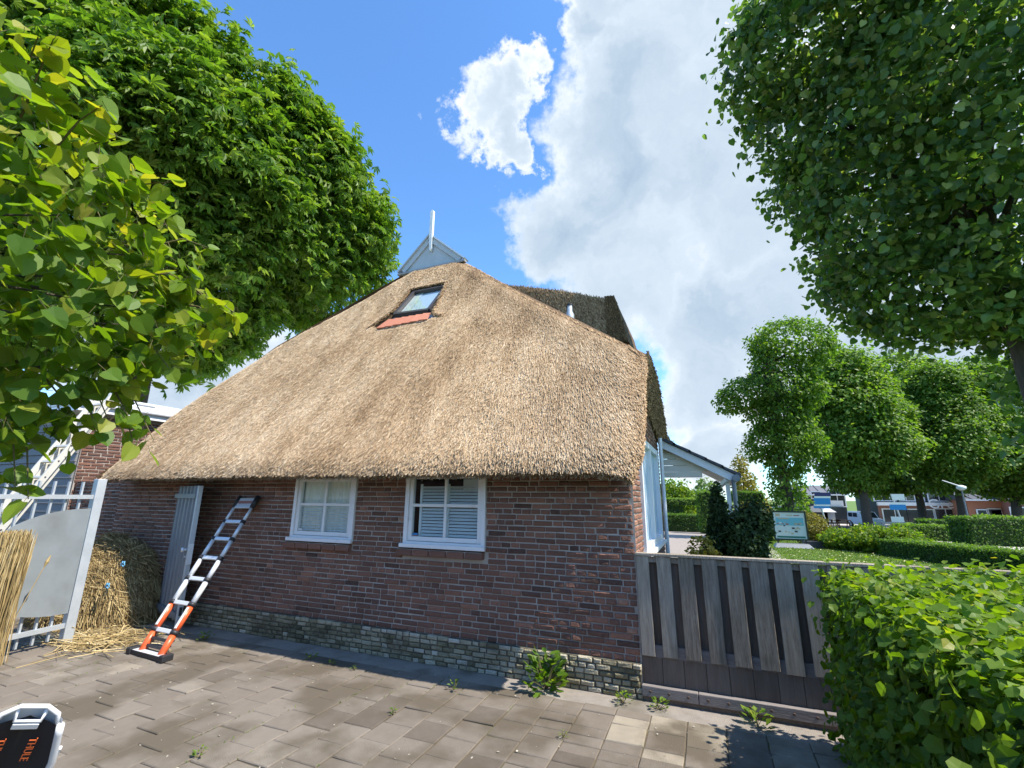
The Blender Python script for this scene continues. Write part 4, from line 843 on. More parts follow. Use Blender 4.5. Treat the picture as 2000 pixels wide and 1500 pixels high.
# ================================================================== WOODEN FENCE (right)
FY = 4.66
fence = thing('wooden_fence', (.7, FY + .04, 0), 'weathered grey plank fence with dark gaps beside the brick corner', 'fence')
edges_top = [(-.672, -.558), (-.488, -.364), (-.297, -.169), (-.102, .026), (.093, .22), (.278, .418), (.469, .601)]
x = .66
while x < 2.6: edges_top.append((x, x + .13)); x += .19
def plank(xa, xb, za, zb, y0, y1, m, nm, tint=.5, tilt=0.):
    mb = MB(); mb.hexa([(xa + tilt, y0, za), (xb + tilt, y0, za), (xb + tilt, y1, za), (xa + tilt, y1, za), (xa, y0, zb), (xb, y0, zb), (xb, y1, zb), (xa, y1, zb)], tint); return mb.build(nm, m, fence, bevel=.003)
for i, (a, b) in enumerate(edges_top): plank(a, b, .345 + random.uniform(-.008, .008), 1.185, FY - .004 + random.uniform(-.004, .004), FY + .018, 'old_wood', 'front_board', random.uniform(.36, .66), random.uniform(-.004, .012))
for i in range(len(edges_top) - 1):
    a, b = edges_top[i][1], edges_top[i + 1][0]; plank(a - .03, b + .03, .33, 1.17, FY + .052, FY + .068, 'lower_wood', 'rear_board', random.uniform(.2, .4))
m = MB(); m.box((-.675, FY + .02, 1.13), (2.6, FY + .05, 1.178)); m.build('top_rail', 'old_wood', fence); m = MB(); m.box((-.675, FY + .02, .335), (2.6, FY + .05, .43)); m.build('middle_rail', 'beam_wood', fence)
m = MB(); m.box((-.675, FY - .012, 1.187), (2.6, FY + .075, 1.21), .62); m.build('capping', 'old_wood', fence, bevel=.003)
x = -.672
while x < 2.6: plank(x, x + .176, .115, .338, FY + .022, FY + .042, 'lower_wood', 'lower_board', random.uniform(.35, .6)); x += .1795
m = MB(); m.box((-.672, FY + .0425, .03), (2.6, FY + .0515, .33)); m.build('gap_light_stop', 'lower_wood', fence)  # added behind the lower boards to stop light leaking through their gaps
for a, b in ((-.675, -.215), (-.211, 1.0), (1.004, 2.6)):
    m = MB(); m.box((a, FY - .045, .035), (b, FY + .02, .118), random.uniform(.45, .6)); bm_ = m.build('bottom_beam', 'beam_wood', fence, bevel=.006)
    x = a + .07
    while x < b: m = MB(); m.tube([(x, FY - .052, .078), (x, FY - .043, .078)], [.009, .012], 8); m.build('bolt', 'rust', bm_); x += .155
for x in (-.6, 1.1, 2.5): m = MB(); m.box((x, FY + .07, 0), (x + .07, FY + .14, 1.15)); m.build('fence_post', 'old_wood', fence)
m = MB(); m.box((-.67, FY - .02, -.02), (2.6, FY + .03, .034)); m.build('gravel_board', 'lower_wood', fence)
#PART4

# ================================================================== TREES AND PLANTS
def tree_trunk(mb, base, top, r0, r1, bend=.15, n=8, sides=10, seed=0):
    r = random.Random(seed); b = np.array(base, float); t = np.array(top, float); pts = []; rs = []
    for i in range(n + 1):
        s = i / n; p = b * (1 - s) + t * s; w = math.sin(s * math.pi) * bend; pts.append(p + np.array([r.uniform(-w, w), r.uniform(-w, w), 0])); rs.append(r0 * (1 - s) + r1 * s + (r0 * .35 * max(0, .12 - s) / .12))
    mb.tube(pts, rs, sides); return pts
def limbs(mb, start, lobes, r0, seed=0):
    r = random.Random(seed)
    for c, q in lobes:
        c = np.array(c); s = np.array(start); mid = (s + c) / 2 + np.array([r.uniform(-.3, .3), r.uniform(-.3, .3), np.linalg.norm(c - s) * .12]); mb.tube([s, s * .55 + mid * .45, mid, c], [r0, r0 * .75, r0 * .5, r0 * .15], 7)
def make_tree(name, base, lobes, label, cat, leafm, tmpl, nclump, per, spread, size, seed, trunk_top, r0, tbase=.45, tsd=.16, group=None, nobj=0, up=.5, rand=.6, hang=.6, limb_r=None, shell=.14, keepfn=None, rough=.14, holes=None, hs=1.):
    r = np.random.default_rng(seed); t = thing(name, tuple(base), label, cat, group)
    mb = MB(); tree_trunk(mb, base, trunk_top, r0, r0 * .6, r0 * .16, seed=seed); limbs(mb, trunk_top, lobes, limb_r or r0 * .5, seed); mb.build('trunk', 'bark', t, True)
    P, N, ct = crown_points(lobes, nclump, per, spread, shell, seed=seed, rough=rough, holes=holes, hs=hs)
    if keepfn is not None: k = keepfn(P); P, N, ct = P[k], N[k], ct[k]
    Nn, T = orient(N, r, up, rand, hang); S = size * r.uniform(.65, 1.2, len(P)); tn = np.clip(tbase + ct + r.normal(size=len(P)) * tsd, 0, 1)
    if nobj:
        d = np.linalg.norm(P - CAM, axis=1); c = (P - CAM) @ R; vis = (c[:, 2] < -.2); px = 1000 - c[:, 0] / c[:, 2] * F; py = 750 + c[:, 1] / c[:, 2] * F; vis &= (px > 0) & (px < 2000) & (py > 0) & (py < 1500)
        order = np.argsort(np.where(vis, d / S, 1e9)); near_, rest_ = order[:nobj], order[nobj:]
        cr = leaves('crown', leafm, P[rest_], Nn[rest_], T[rest_], S[rest_], tmpl, tn[rest_], t); leaf_objects(leafm, P[near_], Nn[near_], T[near_], S[near_], tmpl, tn[near_], t)
    else: cr = leaves('crown', leafm, P, Nn, T, S, tmpl, tn, t)
    return t
# ---- horse chestnut behind the roof on the left
D = 21
lob = [lobe_px(*a) for a in [(130, 60, D, 150), (230, 70, D, 110), (310, 120, D, 115), (380, 130, D - 1, 90), (450, 190, D - 1, 95), (520, 240, D - 1, 100), (560, 310, D - 1, 105), (620, 350, D - 1, 90), (650, 430, D, 100), (700, 440, D, 62), (690, 510, D + 1, 62), (600, 500, D - 1, 90), (610, 590, D + 1, 58), (460, 330, D - 3, 120), (360, 250, D - 3, 130), (250, 220, D - 3, 140), (420, 450, D - 3, 110), (520, 420, D - 2.5, 100), (150, 330, D - 2, 170), (300, 400, D - 3, 130), (420, 560, D - 2, 95), (320, 570, D - 2, 105), (510, 560, D - 1, 70), (360, 680, D - 1, 62), (440, 640, D - 1, 60), (60, 480, D - 1, 190), (170, 600, D - 1, 130), (40, 200, D, 150)]]
tb = at_d(262, 770, D); tb = np.array([tb[0], tb[1], 0.])
make_tree('chestnut_tree', tb, lob, 'big horse chestnut tree rising behind the left end of the thatched roof', 'tree', 'leaf', palm5(), 7600, 6, .28, .32, 41, (tb[0], tb[1], at_d(290, 560, D)[2]), 0.5, .70, .17, up=.8, rand=.45, hang=.5, limb_r=.16, shell=.24, rough=.26, holes=-.42, hs=.75)
# ---- near lime tree, upper right
D = 13.2
lob = [lobe_px(*a) for a in [(1530, 120, D, 105), (1500, 185, D, 72), (1640, 60, D, 170), (1620, 230, D, 130), (1640, 350, D, 110), (1760, 200, D - .6, 190), (1700, 470, D, 110), (1770, 380, D - 1, 170), (1900, 120, D - .8, 230), (1720, 560, D, 92), (1800, 600, D, 85), (1870, 480, D - 1, 170), (1960, 320, D - 1, 240), (1985, 540, D - 1, 105), (1890, 600, D, 62), (1780, -60, D, 210), (2080, 120, D, 260), (2120, 420, D, 230), (1980, -120, D, 260), (2000, 660, D, 55), (2025, 760, D, 42), (2035, 860, D - .5, 35)]]
tb = on_z(2075, 1180, 0); trb = np.array([5.75, 10.8, 0])
make_tree('lime_tree', trb, lob, 'tall lime tree with hanging heart-shaped leaves filling the upper right corner', 'tree', 'shade_leaf', heart(), 4600, 8, .19, .135, 43, (5.5, 10.9, 6.4), .26, .62, .22, nobj=300, up=.15, rand=.7, hang=1.1, shell=.12, limb_r=.1, rough=.2, holes=-.85, hs=1.2)
# ---- leafy lime branches close by on the left
D = 3.2
lob = [lobe_px(*a) for a in [(40, 330, D, 170), (120, 420, D, 150), (170, 540, D, 150), (80, 620, D, 170), (230, 600, D, 110), (130, 730, D, 110), (280, 500, D, 80), (320, 640, D, 75), (40, 780, D, 90), (-120, 500, D, 260), (-100, 250, D, 200), (-60, 760, D, 160), (60, 200, D, 70), (390, 600, D, 42), (220, 760, D, 55)]]
r = np.random.default_rng(5); ltb = np.array([-3.9, .15, 0])
lt = thing('lime_sapling', tuple(ltb), 'young lime tree with bright yellow-green leaves at the left edge', 'tree')
mb = MB(); tt = np.array([-3.85, .3, 2.3]); tree_trunk(mb, ltb, tt, .07, .05, .03, seed=3); limbs(mb, tt, lob, .022, 4); mb.build('trunk', 'bark', lt, True)
P, N, ct = crown_points(lob, 330, 5, .07, .2, seed=17)
tips = [(460, 612), (425, 600), (410, 485), (335, 355), (300, 860), (268, 892), (285, 720), (105, 75), (75, 70), (240, 265), (200, 205), (330, 720), (375, 560), (440, 640), (55, 975), (30, 950), (120, 830), (215, 830), (255, 820), (190, 860)]
roots = [(330, 560), (330, 560), (300, 480), (200, 400), (200, 700), (200, 720), (200, 640), (40, 230), (20, 220), (120, 330), (100, 300), (240, 640), (280, 540), (330, 590), (40, 830), (10, 820), (90, 740), (150, 730), (180, 740), (150, 760)]
tw = MB(); EP = []; EN = []
for (a, b) in zip(tips, roots):
    p1, p0 = at_d(*a, D - .15), at_d(*b, D); mid = (p0 + p1) / 2 + np.array([0, 0, .05]); tw.tube([p0, mid, p1], [.006, .004, .002], 5, cap=False)
    for s in np.linspace(.25, 1, 6):
        q = (p0 * (1 - s) + mid * s) if s < .5 else (mid * (1 - s) + p1 * s); EP.append(q + r.normal(size=3) * .022); EN.append(r.normal(size=3))
tw.build('twigs', 'twig', lt)
ne = len(EP); P = np.concatenate([P, np.array(EP)]); N = np.concatenate([N, np.array(EN) * .4]); ct = np.concatenate([ct, np.full(ne, .12)])
Nn, T = orient(N, r, .55, .55, .9); S = .092 * r.uniform(.55, 1.2, len(P)); outer = np.clip((P[:, 2] - 1.9) / 1.6, 0, 1); tn = np.clip(.55 + .18 * outer + ct + r.normal(size=len(P)) * .17, 0, 1)
d = np.linalg.norm(P - CAM, axis=1); c = (P - CAM) @ R; px = 1000 - c[:, 0] / c[:, 2] * F; py = 750 + c[:, 1] / c[:, 2] * F; vis = (c[:, 2] < -.2) & (px > 0) & (py > 0); order = np.argsort(np.where(vis, d / S, 1e9)); a_, b_ = order[:300], order[300:]
Xp, Tp, Np = frames(Nn, T); straws('petioles', len(P), P - Tp * .022 + Np * .004, -Tp + Np * .25, np.full(len(P), .05), np.full(len(P), .0026), np.full(len(P), .5), lt, 'twig'); leaf_objects('lime_leaf', P[a_], Nn[a_], T[a_], S[a_], heart(), tn[a_], lt); leaves('crown', 'lime_leaf', P[b_], Nn[b_], T[b_], S[b_], heart(), tn[b_], lt)
# ---- pollard lime beyond the lawn
PB = np.array([on_y(1541, 990, 24.5)[0], 24.5, 0]); Dp = np.linalg.norm(PB - CAM)
def lobp(px, py, rpx, sq=(1, 1, 1)):
    c = on_y(px, py, PB[1]); return (c, np.array(sq) * rpx * np.linalg.norm(c - CAM) / np.linalg.norm(ray(px, py)))
lob = [lobp(*a) for a in [(1545, 668, 62, (1.15, 1, .7)), (1590, 680, 36, (1, 1, .8)), (1505, 672, 34, (1, 1, .8)), (1560, 715, 32), (1455, 770, 42, (1.1, 1, .75)), (1520, 755, 62, (1.2, 1, .65)), (1575, 765, 36, (1, 1, .8)), (1425, 785, 24), (1545, 800, 30), (1500, 860, 36, (1.1, 1, .7)), (1545, 855, 46, (1.1, 1, .75)), (1582, 868, 26), (1478, 878, 20), (1532, 905, 30), (1535, 945, 32, (.9, 1, 1)), (1545, 985, 33, (.9, 1, 1)), (1515, 715, 42), (1530, 812, 46), (1492, 812, 30), (1540, 885, 38)]]
make_tree('pollard_lime', PB, lob, 'pollarded lime tree with rounded leafy knobs standing behind the sign board', 'tree', 'leaf', oval(), 2600, 7, .13, .17, 47, (PB[0] - .1, 24.5, 8), .26, .60, .17, up=.5, rand=.6, hang=.9, shell=.10, limb_r=.12)
# ---- tall trees along the street on the right
def street_tree(px, Y, top_py, half_px, label, seed, bot_py=930, dens=1.0):
    base = on_y(px, 1000, Y); base[2] = gz(Y); tz = on_y(px, top_py, Y)[2]; bz_ = on_y(px, bot_py, Y)[2]; k = np.linalg.norm(on_y(px, 900, Y) - CAM) / np.linalg.norm(ray(px, 900)); rx = half_px * k; rr = random.Random(seed); H = tz - bz_; lo = []
    for i in range(15):
        s = rr.random(); w = math.sin(math.pi * (.12 + .8 * s)) ** .7; a = rr.uniform(0, 6.28); q = rr.uniform(.15, .62) * rx * w; lo.append((np.array([base[0] + math.cos(a) * q, base[1] + math.sin(a) * q, bz_ + H * (.16 + .68 * s)]), np.array([1, 1, .72]) * rx * rr.uniform(.34, .5)))
    lo.append((np.array([base[0], base[1], tz - rx * .38]), rx * np.array([.5, .5, .4]))); lo.append((np.array([base[0], base[1], (tz + bz_) / 2]), np.array([.72 * rx, .72 * rx, H * .36])))
    make_tree('street_tree', base, lo, label, 'tree', 'leaf', diamond(), int(3600 * dens), 9, rx * .05, rx * .06, seed, (base[0] + .2, base[1], bz_ + H * .3), .38, .66, .18, group='trees along the street', up=.7, rand=.5, hang=.5, limb_r=.14, shell=.2, rough=.2, holes=-.7, hs=.55)
street_tree(1690, 46, 682, 130, 'leftmost of the broad green street trees, next to the pollard lime', 61, 985, 1.5)
street_tree(1800, 56, 690, 130, 'second broad street tree from the pollard lime, trunk before the dark shop', 62, 985, 1.5)
street_tree(1880, 50, 705, 115, 'third broad street tree from the pollard lime, before the dark shop', 63, 988, 1.4)
street_tree(1985, 52, 700, 130, 'street tree at the right edge in front of the orange brick house', 64, 985, 1.4)
# ---- clipped hedges: box-shaped leaf masses
def hedge(name, x0, x1, y0, y1, z1, label, cat, n, size, m='leaf', tmpl=None, tb=.5, nobj=0, seed=1, z0=0., top_light=.18, core=True, group=None, loose=.035, poly=None, sidek=1.):
    r = np.random.default_rng(seed); t = thing(name, ((x0 + x1) / 2, (y0 + y1) / 2, z0), label, cat, group); tmpl = tmpl or diamond()
    w, l, h = x1 - x0, y1 - y0, z1 - z0; A = np.array([w * l * 1.3, w * h * sidek, l * h, l * h * sidek, w * h * .4]); f = r.choice(5, size=n, p=A / A.sum()); u, v = r.uniform(0, 1, n), r.uniform(0, 1, n); P = np.zeros((n, 3)); N = np.zeros((n, 3))
    top = f == 0; P[top] = np.stack([x0 + w * u[top], y0 + l * v[top], np.full(top.sum(), z1)], -1); N[top] = (0, 0, 1)
    for k, (fx, fy) in {1: (None, 0), 2: (0, None), 3: (1, None), 4: (None, 1)}.items():
        q = f == k; P[q, 2] = z0 + h * v[q] ** .9
        P[q, 0] = x0 + w * (u[q] if fx is None else fx); P[q, 1] = y0 + l * (u[q] if fy is None else fy); N[q] = (0 if fx is None else 2 * fx - 1, 0 if fy is None else 2 * fy - 1, .1)
    bulge = .05 * pnoise(P[:, 0], P[:, 1], P[:, 2], 2.2, seed) * (h ** .5); P += N * (bulge + r.normal(size=n) * loose - loose * .6)[:, None] + r.normal(size=(n, 3)) * loose * .5
    Nn = N * .75 + np.array([0, 0, .35]) + r.normal(size=(n, 3)) * .45; T = r.normal(size=(n, 3)) * .7 + np.array([0, 0, -.3]); S = size * r.uniform(.55, 1.25, n)
    tn = np.clip(tb + np.where(top, top_light, 0) * 1. + r.normal(size=n) * .16, 0, 1)  # top leaves tinted lighter, the brightness of the sunlit top put into colour
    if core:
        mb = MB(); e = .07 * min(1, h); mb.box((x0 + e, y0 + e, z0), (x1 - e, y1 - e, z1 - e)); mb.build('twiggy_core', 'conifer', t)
    if nobj:
        d = np.linalg.norm(P - CAM, axis=1); c = (P - CAM) @ R; px = 1000 - c[:, 0] / c[:, 2] * F; py = 750 + c[:, 1] / c[:, 2] * F; vis = (c[:, 2] < -.2) & (px > 0) & (px < 2000) & (py < 1500); vis &= (N * (CAM - P)).sum(1) > 0
        o_ = np.argsort(np.where(vis, d / S, 1e9)); a_, b_ = o_[:nobj], o_[nobj:]; leaf_objects(m, P[a_], Nn[a_], T[a_], S[a_], tmpl, tn[a_], t); leaves('foliage', m, P[b_], Nn[b_], T[b_], S[b_], tmpl, tn[b_], t)
    else: leaves('foliage', m, P, Nn, T, S, tmpl, tn, t)
    return t
hg = hedge('beech_hedge', .76, 2.75, .3, 4.36, 1.15, 'bright leafy clipped hedge in the lower right corner before the fence', 'hedge', 56000, .048, 'lime_leaf', lobed(), .42, 300, 71, loose=.06, top_light=.16)
mb = MB(); r = np.random.default_rng(9); P = []; N = []
for i in range(60):
    x, y = r.uniform(.75, 2.3), r.uniform(1.5, 4.3); h = r.uniform(.06, .14); p0 = np.array([x, y, 1.12]); p1 = p0 + np.array([r.normal() * .08, r.normal() * .08, h]); mb.tube([p0, p1], [.003, .0015], 4, cap=False)
    for s in (.4, .7, 1): P.append(p0 * (1 - s) + p1 * s); N.append(r.normal(size=3) + np.array([0, 0, .6]))
mb.build('shoots', 'twig', hg); P = np.array(P); leaves('shoot_leaves', 'lime_leaf', P, np.array(N), r.normal(size=(len(P), 3)) + np.array([0, 0, .3]), np.full(len(P), .062) * r.uniform(.6, 1.2, len(P)), lobed(), np.clip(r.normal(.62, .15, len(P)), 0, 1), hg)
# ---- plants at the foot of the wall and in the joints
def weed(x, y, n, size, spread, label, seed, nm='weed', tm=None, cat='weed', grp=None, up=.6, m='lime_leaf', tb=.45):
    r = np.random.default_rng(seed); t = thing(nm, (x, y, 0), label, cat, grp); a = r.uniform(0, 6.28, n); rad = spread * np.sqrt(r.uniform(0, 1, n)); h = (r.uniform(0, 1, n) * (1 - (rad / spread) ** 2 * .6)) * spread * up * 1.8
    P = np.stack([x + rad * np.cos(a) * .7, np.minimum(y + rad * np.sin(a) * .7, 4.60), h + .01], -1); T = np.stack([np.cos(a), np.sin(a), r.uniform(-.3, .9, n)], -1); Nn = np.array([0, 0, 1.]) - .4 * T + r.normal(size=(n, 3)) * .25
    leaf_objects(m, P, Nn, T, size * r.uniform(.6, 1.2, n), tm or oval(), np.clip(r.normal(tb, .15, n), .1, .9), t)
    mb = MB()
    for i in range(0, n, 3): mb.tube([(x, y, 0), P[i]], [.003, .002], 4, cap=False)
    mb.build('stems', 'twig', t); return t
p = on_z(1066, 1345); weed(p[0], p[1], 110, .10, .24, 'big leafy green weed clump growing against the plinth', 81, 'weed_clump', cat='weed', up=.75)
for i, (px, py, s, lab) in enumerate([(1218, 1372, .09, 'small tufted weed at the brick corner by the fence'), (887, 1347, .08, 'flat pale weed at the tip of the eave shadow'), (605, 1288, .08, 'small weed tuft at the shadow edge below the left window'), (648, 1298, .05, 'tiny weed in the shadow edge right of the grass tuft'), (690, 1310, .05, 'tiny weed at the shadow edge below the right window'), (768, 1395, .05, 'green weed in a paving joint before the right window'), (400, 1250, .10, 'pale weeds beside the foot of the telescopic ladder'), (1290, 1378, .09, 'low dark weed under the left end of the fence'), (1480, 1420, .14, 'grassy weeds under the fence in the hedge shadow'), (390, 1480, .06, 'grass tuft in the joint at the bottom edge left of centre'), (1100, 1440, .04, 'tiny weed between the pavers in front of the weed clump')]):
    p = on_z(px, py); weed(p[0], min(p[1], 4.5), 16 if s < .09 else 30, s * .42, s, lab, 90 + i, tm=oval() if i % 2 else diamond(), up=.5, tb=.55)
# moss and grit in the joints
n = 9000; r = np.random.default_rng(31); ci = r.integers(-34, 6, n); x = -.435 + PW * (ci + .5) + r.normal(size=n) * .006; y = r.uniform(1.2, 4.45, n); g = pnoise(x, y, 0, 1.4, 77); k = g > -.05; x, y = x[k], y[k]; n = len(x)
lv = leaves('joint_moss', 'grass_blade', np.stack([x, y, np.full(n, -.006)], -1), r.normal(size=(n, 3)) + np.array([0, 0, .8]), r.normal(size=(n, 3)) + np.array([0, 0, .6]), .013 * r.uniform(.4, 1.4, n), diamond(), np.clip(r.normal(.45, .2, n), 0, 1)); tag(lv, 'moss and tiny grass in the paving joints', 'moss', kind='stuff')
n = 420; x, y = r.uniform(-5.5, .3, n), r.uniform(1.8, 4.5, n); lv = leaves('grit', 'stone_white', np.stack([x, y, np.full(n, .004)], -1), r.normal(size=(n, 3)) * .2 + np.array([0, 0, 1]), r.normal(size=(n, 3)), .011 * r.uniform(.3, 1.5, n) ** 2, oval(), np.full(n, .5)); tag(lv, 'scattered pale grit and petals on the pavers', 'grit', kind='stuff')
# ================================================================== GARDEN BEYOND THE FENCE
def shrub(name, px, py_base, py_top, half_px, label, m, tb, n, seed, Y=None, tm=None, size=None, cat='shrub', cone=False, group=None):
    b = on_z(px, py_base) if Y is None else on_y(px, py_base, Y); b[2] = gz(b[1]); top = on_y(px, py_top, b[1])[2]; k = np.linalg.norm(b - CAM) / np.linalg.norm(ray(px, py_base)); rx = half_px * k; H = top - b[2]; r_ = random.Random(seed); lo = []
    for i in range(9):
        s = (i + .5) / 9; w = (1 - s) ** .6 if cone else math.sin(math.pi * (.2 + .65 * s)) ** .6; a = r_.uniform(0, 6.28); lo.append((np.array([b[0] + math.cos(a) * rx * .35 * w, b[1] + math.sin(a) * rx * .35 * w, b[2] + H * (.1 + .8 * s)]), np.array([rx * .7 * w + .03, rx * .7 * w + .03, H * .16])))
    t = thing(name, tuple(b), label, cat, group); mb = MB(); mb.tube([b, (b[0], b[1], b[2] + H * .7)], [max(.02, rx * .1), .01], 6); mb.build('stem', 'bark', t); r = np.random.default_rng(seed); P, N, ct = crown_points(lo, n // 6, 6, rx * .09, .14, seed=seed); Nn, T = orient(N, r, .4, .6, .0 if cone else .4)
    leaves('foliage', m, P, Nn, T, (size or rx * .14) * r.uniform(.6, 1.2, len(P)), tm or diamond(), np.clip(tb + ct + r.normal(size=len(P)) * .16, 0, 1), t); return t
shrub('conifer', 1412, 1090, 948, 38, 'dark narrow conifer next to the porch downpipe', 'conifer', .4, 14000, 101, size=.06, cat='conifer', cone=True, Y=7.1)
shrub('conifer', 1472, 1092, 980, 44, 'dark bushy conifer between the porch and the sign board', 'conifer', .45, 16000, 102, size=.06, cat='conifer', Y=7.0)
shrub('yellow_plant', 1378, 1090, 1052, 34, 'low yellow-green plant at the foot of the narrow conifer', 'yellow_leaf', .45, 3000, 103, Y=6.6, size=.06, cat='plant')
shrub('spiky_grass', 1382, 1075, 1010, 12, 'tall thin grass tuft in front of the clipped green column', 'grass_blade', .6, 700, 104, Y=7.5, cat='grass')
shrub('feathery_shrub', 1592, 1068, 1003, 34, 'light green feathery shrub right of the sign board', 'yellow_leaf', .3, 5000, 105, Y=21.5)
shrub('feathery_shrub', 1505, 1055, 1003, 26, 'light green shrub left of the sign board', 'lime_leaf', .55, 3600, 106, Y=23.5)
for i, (px, pb2, pt, hw, lab) in enumerate([(1655, 1078, 1035, 40, 'loose leafy bush at the left end of the low hedge'), (1715, 1085, 1028, 46, 'loose leafy bush in the middle before the bus stop'), (1770, 1080, 1030, 40, 'loose leafy bush at the start of the light path')]): shrub('loose_bush', px, pb2, pt, hw, lab, 'lime_leaf', .6, 4200, 110 + i, Y=20.5 - i * .6, group='loose bushes beyond the lawn')
def line_hedge(pa, pb_, z1, wid, label, n, size, seed, m='leaf', tb=.45, nm='low_hedge'):
    a, b = np.array(pa, float), np.array(pb_, float); L = np.linalg.norm(b - a); ang = math.atan2(b[1] - a[1], b[0] - a[0]); h = hedge(nm, 0, L, -wid / 2, wid / 2, z1, label, 'hedge', n, size, m, None, tb, 0, seed, loose=.03)
    h.location = (a[0], a[1], gz(a[1])); h.rotation_euler = (0, 0, ang)
    for c in h.children: c.location = (-0.0, 0, 0); 
    return h
def fix(h, L): # parts were built round the hedge centre
    for c in h.children: c.location = (L / 2, 0, 0)
a, b = on_z(1740, 1085)[:2], on_z(2060, 1128)[:2]; fix(line_hedge(a, b, .50, .7, 'low clipped hedge running along the far side of the lawn', 16000, .06, 121), np.linalg.norm(b - a))
a, b = (9.9, 26.6), (16.5, 27.2); fix(line_hedge(a, b, 1.15, 1.6, 'thick clipped hedge beyond the light path at the right edge', 16000, .09, 122), np.linalg.norm(np.array(b) - np.array(a)))
a, b = (9.0, 30.5), (13.0, 31.5); fix(line_hedge(a, b, .75, 1.2, 'rough low hedge behind the bus stop pole', 7000, .1, 123, tb=.5), np.linalg.norm(np.array(b) - np.array(a)))
a, b = (13.0, 40.0), (40.0, 42.0); fix(line_hedge(a, b, 1.1, 1.4, 'long dark hedge under the street trees', 12000, .16, 124, tb=.25), np.linalg.norm(np.array(b) - np.array(a)))
# clipped hedges seen below the porch
def px_hedge(pl_, pr_, pt, pbm, Y, dep, label, n, size, seed, m='leaf', tb=.5):
    a, b = on_y(pl_, pbm, Y), on_y(pr_, pt, Y); return hedge('clipped_hedge', a[0], b[0], Y, Y + dep, b[2], label, 'hedge', n, size, m, None, tb, 0, seed, z0=max(a[2], gz(Y)) if pbm < 1020 else gz(Y), loose=.05)
px_hedge(1285, 1372, 1006, 1030, 33, 1.0, 'low dark hedge at the back of the driveway', 5000, .1, 131, tb=.3)
px_hedge(1286, 1372, 975, 986, 35.5, 1.2, 'clipped green hedge bar above the arch behind the driveway', 4500, .11, 132, tb=.62)
px_hedge(1286, 1334, 986.5, 1030, 35.6, 1.1, 'clipped hedge pier left of the arch opening', 3000, .11, 133, tb=.4)
px_hedge(1368, 1402, 960, 1030, 30, 1.6, 'tall clipped green column behind the narrow conifer', 4500, .11, 134, tb=.45)
px_hedge(1432, 1490, 962, 978, 26, 1.2, 'clipped dark hedge block floating on stems beside the porch', 3500, .09, 135, tb=.35)
shrub('back_tree', 1325, 1000, 938, 46, 'light green tree behind the clipped hedge under the porch', 'lime_leaf', .6, 5000, 141, Y=44, cat='tree'); shrub('back_tree', 1378, 1000, 934, 32, 'grey green round tree far behind the porch', 'shade_leaf', .7, 3500, 142, Y=60, cat='tree')
shrub('golden_tree', 1462, 1030, 880, 46, 'golden yellow airy tree between the porch and the pollard lime', 'yellow_leaf', .45, 4200, 143, Y=34, cat='tree', cone=True)
# grass and petals
n = 60000; r = np.random.default_rng(3); x, y = r.uniform(1.4, 10, n), 12.5 + 11.8 * r.uniform(0, 1, n) ** 1.2; lv = leaves('lawn_grass', 'grass_blade', np.stack([x, y, np.zeros(n)], -1), r.normal(size=(n, 3)) + np.array([0, -.6, .2]), r.normal(size=(n, 3)) * .45 + np.array([0, 0, 1]), .045 * r.uniform(.5, 1.3, n), diamond(), np.clip(r.normal(.62, .18, n), 0, 1)); tag(lv, 'short sunlit grass on the lawn beyond the fence', 'grass', kind='stuff')
n = 700; x, y = r.uniform(2.2, 8, n), r.uniform(13, 20.5, n); lv = leaves('fallen_petals', 'petal', np.stack([x, y, np.full(n, .035)], -1), r.normal(size=(n, 3)) * .25 + np.array([0, 0, 1]), r.normal(size=(n, 3)), .07 * r.uniform(.4, 1.2, n), oval(), np.full(n, .5)); tag(lv, 'pale fallen petals scattered over the lawn', 'petals', kind='stuff')
# ---- sign board
SY = 20.4; c = on_z(1546, 1066); SX = on_y(1543, 1030, SY)[0]; sg = thing('sign_board', (SX, SY, 0), 'framed pavement sign with a turquoise poster standing at the lawn edge', 'sign')
w_, z0, z1 = .56, .26, on_y(1540, 998, SY)[2]
m = MB(); m.box((SX - w_, SY - .03, z0), (SX - w_ + .055, SY + .03, z1)); m.box((SX + w_ - .055, SY - .03, z0), (SX + w_, SY + .03, z1)); m.box((SX - w_ + .055, SY - .03, z1 - .055), (SX + w_ - .055, SY + .03, z1)); m.box((SX - w_ + .055, SY - .03, z0), (SX + w_ - .055, SY + .03, z0 + .055)); m.build('frame', 'sign_frame', sg)
m = MB(); m.box((SX - w_ + .055, SY - .012, z0 + .055), (SX + w_ - .055, SY + .012, z1 - .055)); po = m.build('poster', 'paper', sg)
def patch(u0, u1, v0, v1, mt, o=.014): m = MB(); W, H = 2 * w_ - .11, z1 - z0 - .11; m.box((SX - w_ + .055 + W * u0, SY - o, z0 + .055 + H * v0), (SX - w_ + .055 + W * u1, SY - o + .002, z0 + .055 + H * v1)); m.build('print', mt, po)
patch(.06, .95, .50, .80, 'paper_aqua'); patch(.05, .95, .03, .10, 'ink_green'); patch(.07, .22, .85, .95, 'ink_sand'); patch(.42, .62, .87, .91, 'ink_sand'); patch(.66, .84, .87, .91, 'ink_red'); patch(.15, .5, .745, .79, 'ink_sand', .017)
rr = random.Random(4)
for (u, v) in ((.12, .57), (.2, .6), (.28, .56), (.36, .6), (.42, .55), (.2, .5), (.32, .49), (.7, .57), (.78, .56), (.84, .58), (.6, .40), (.67, .37), (.74, .41), (.8, .38), (.15, .27), (.25, .25), (.35, .27), (.45, .25), (.55, .2), (.68, .28)): s = rr.uniform(.025, .05); patch(u - s, u + s, v - s * .7, v + s * .7, rr.choice(['ink_red', 'ink_dark', 'ink_sand', 'paper']), .018)
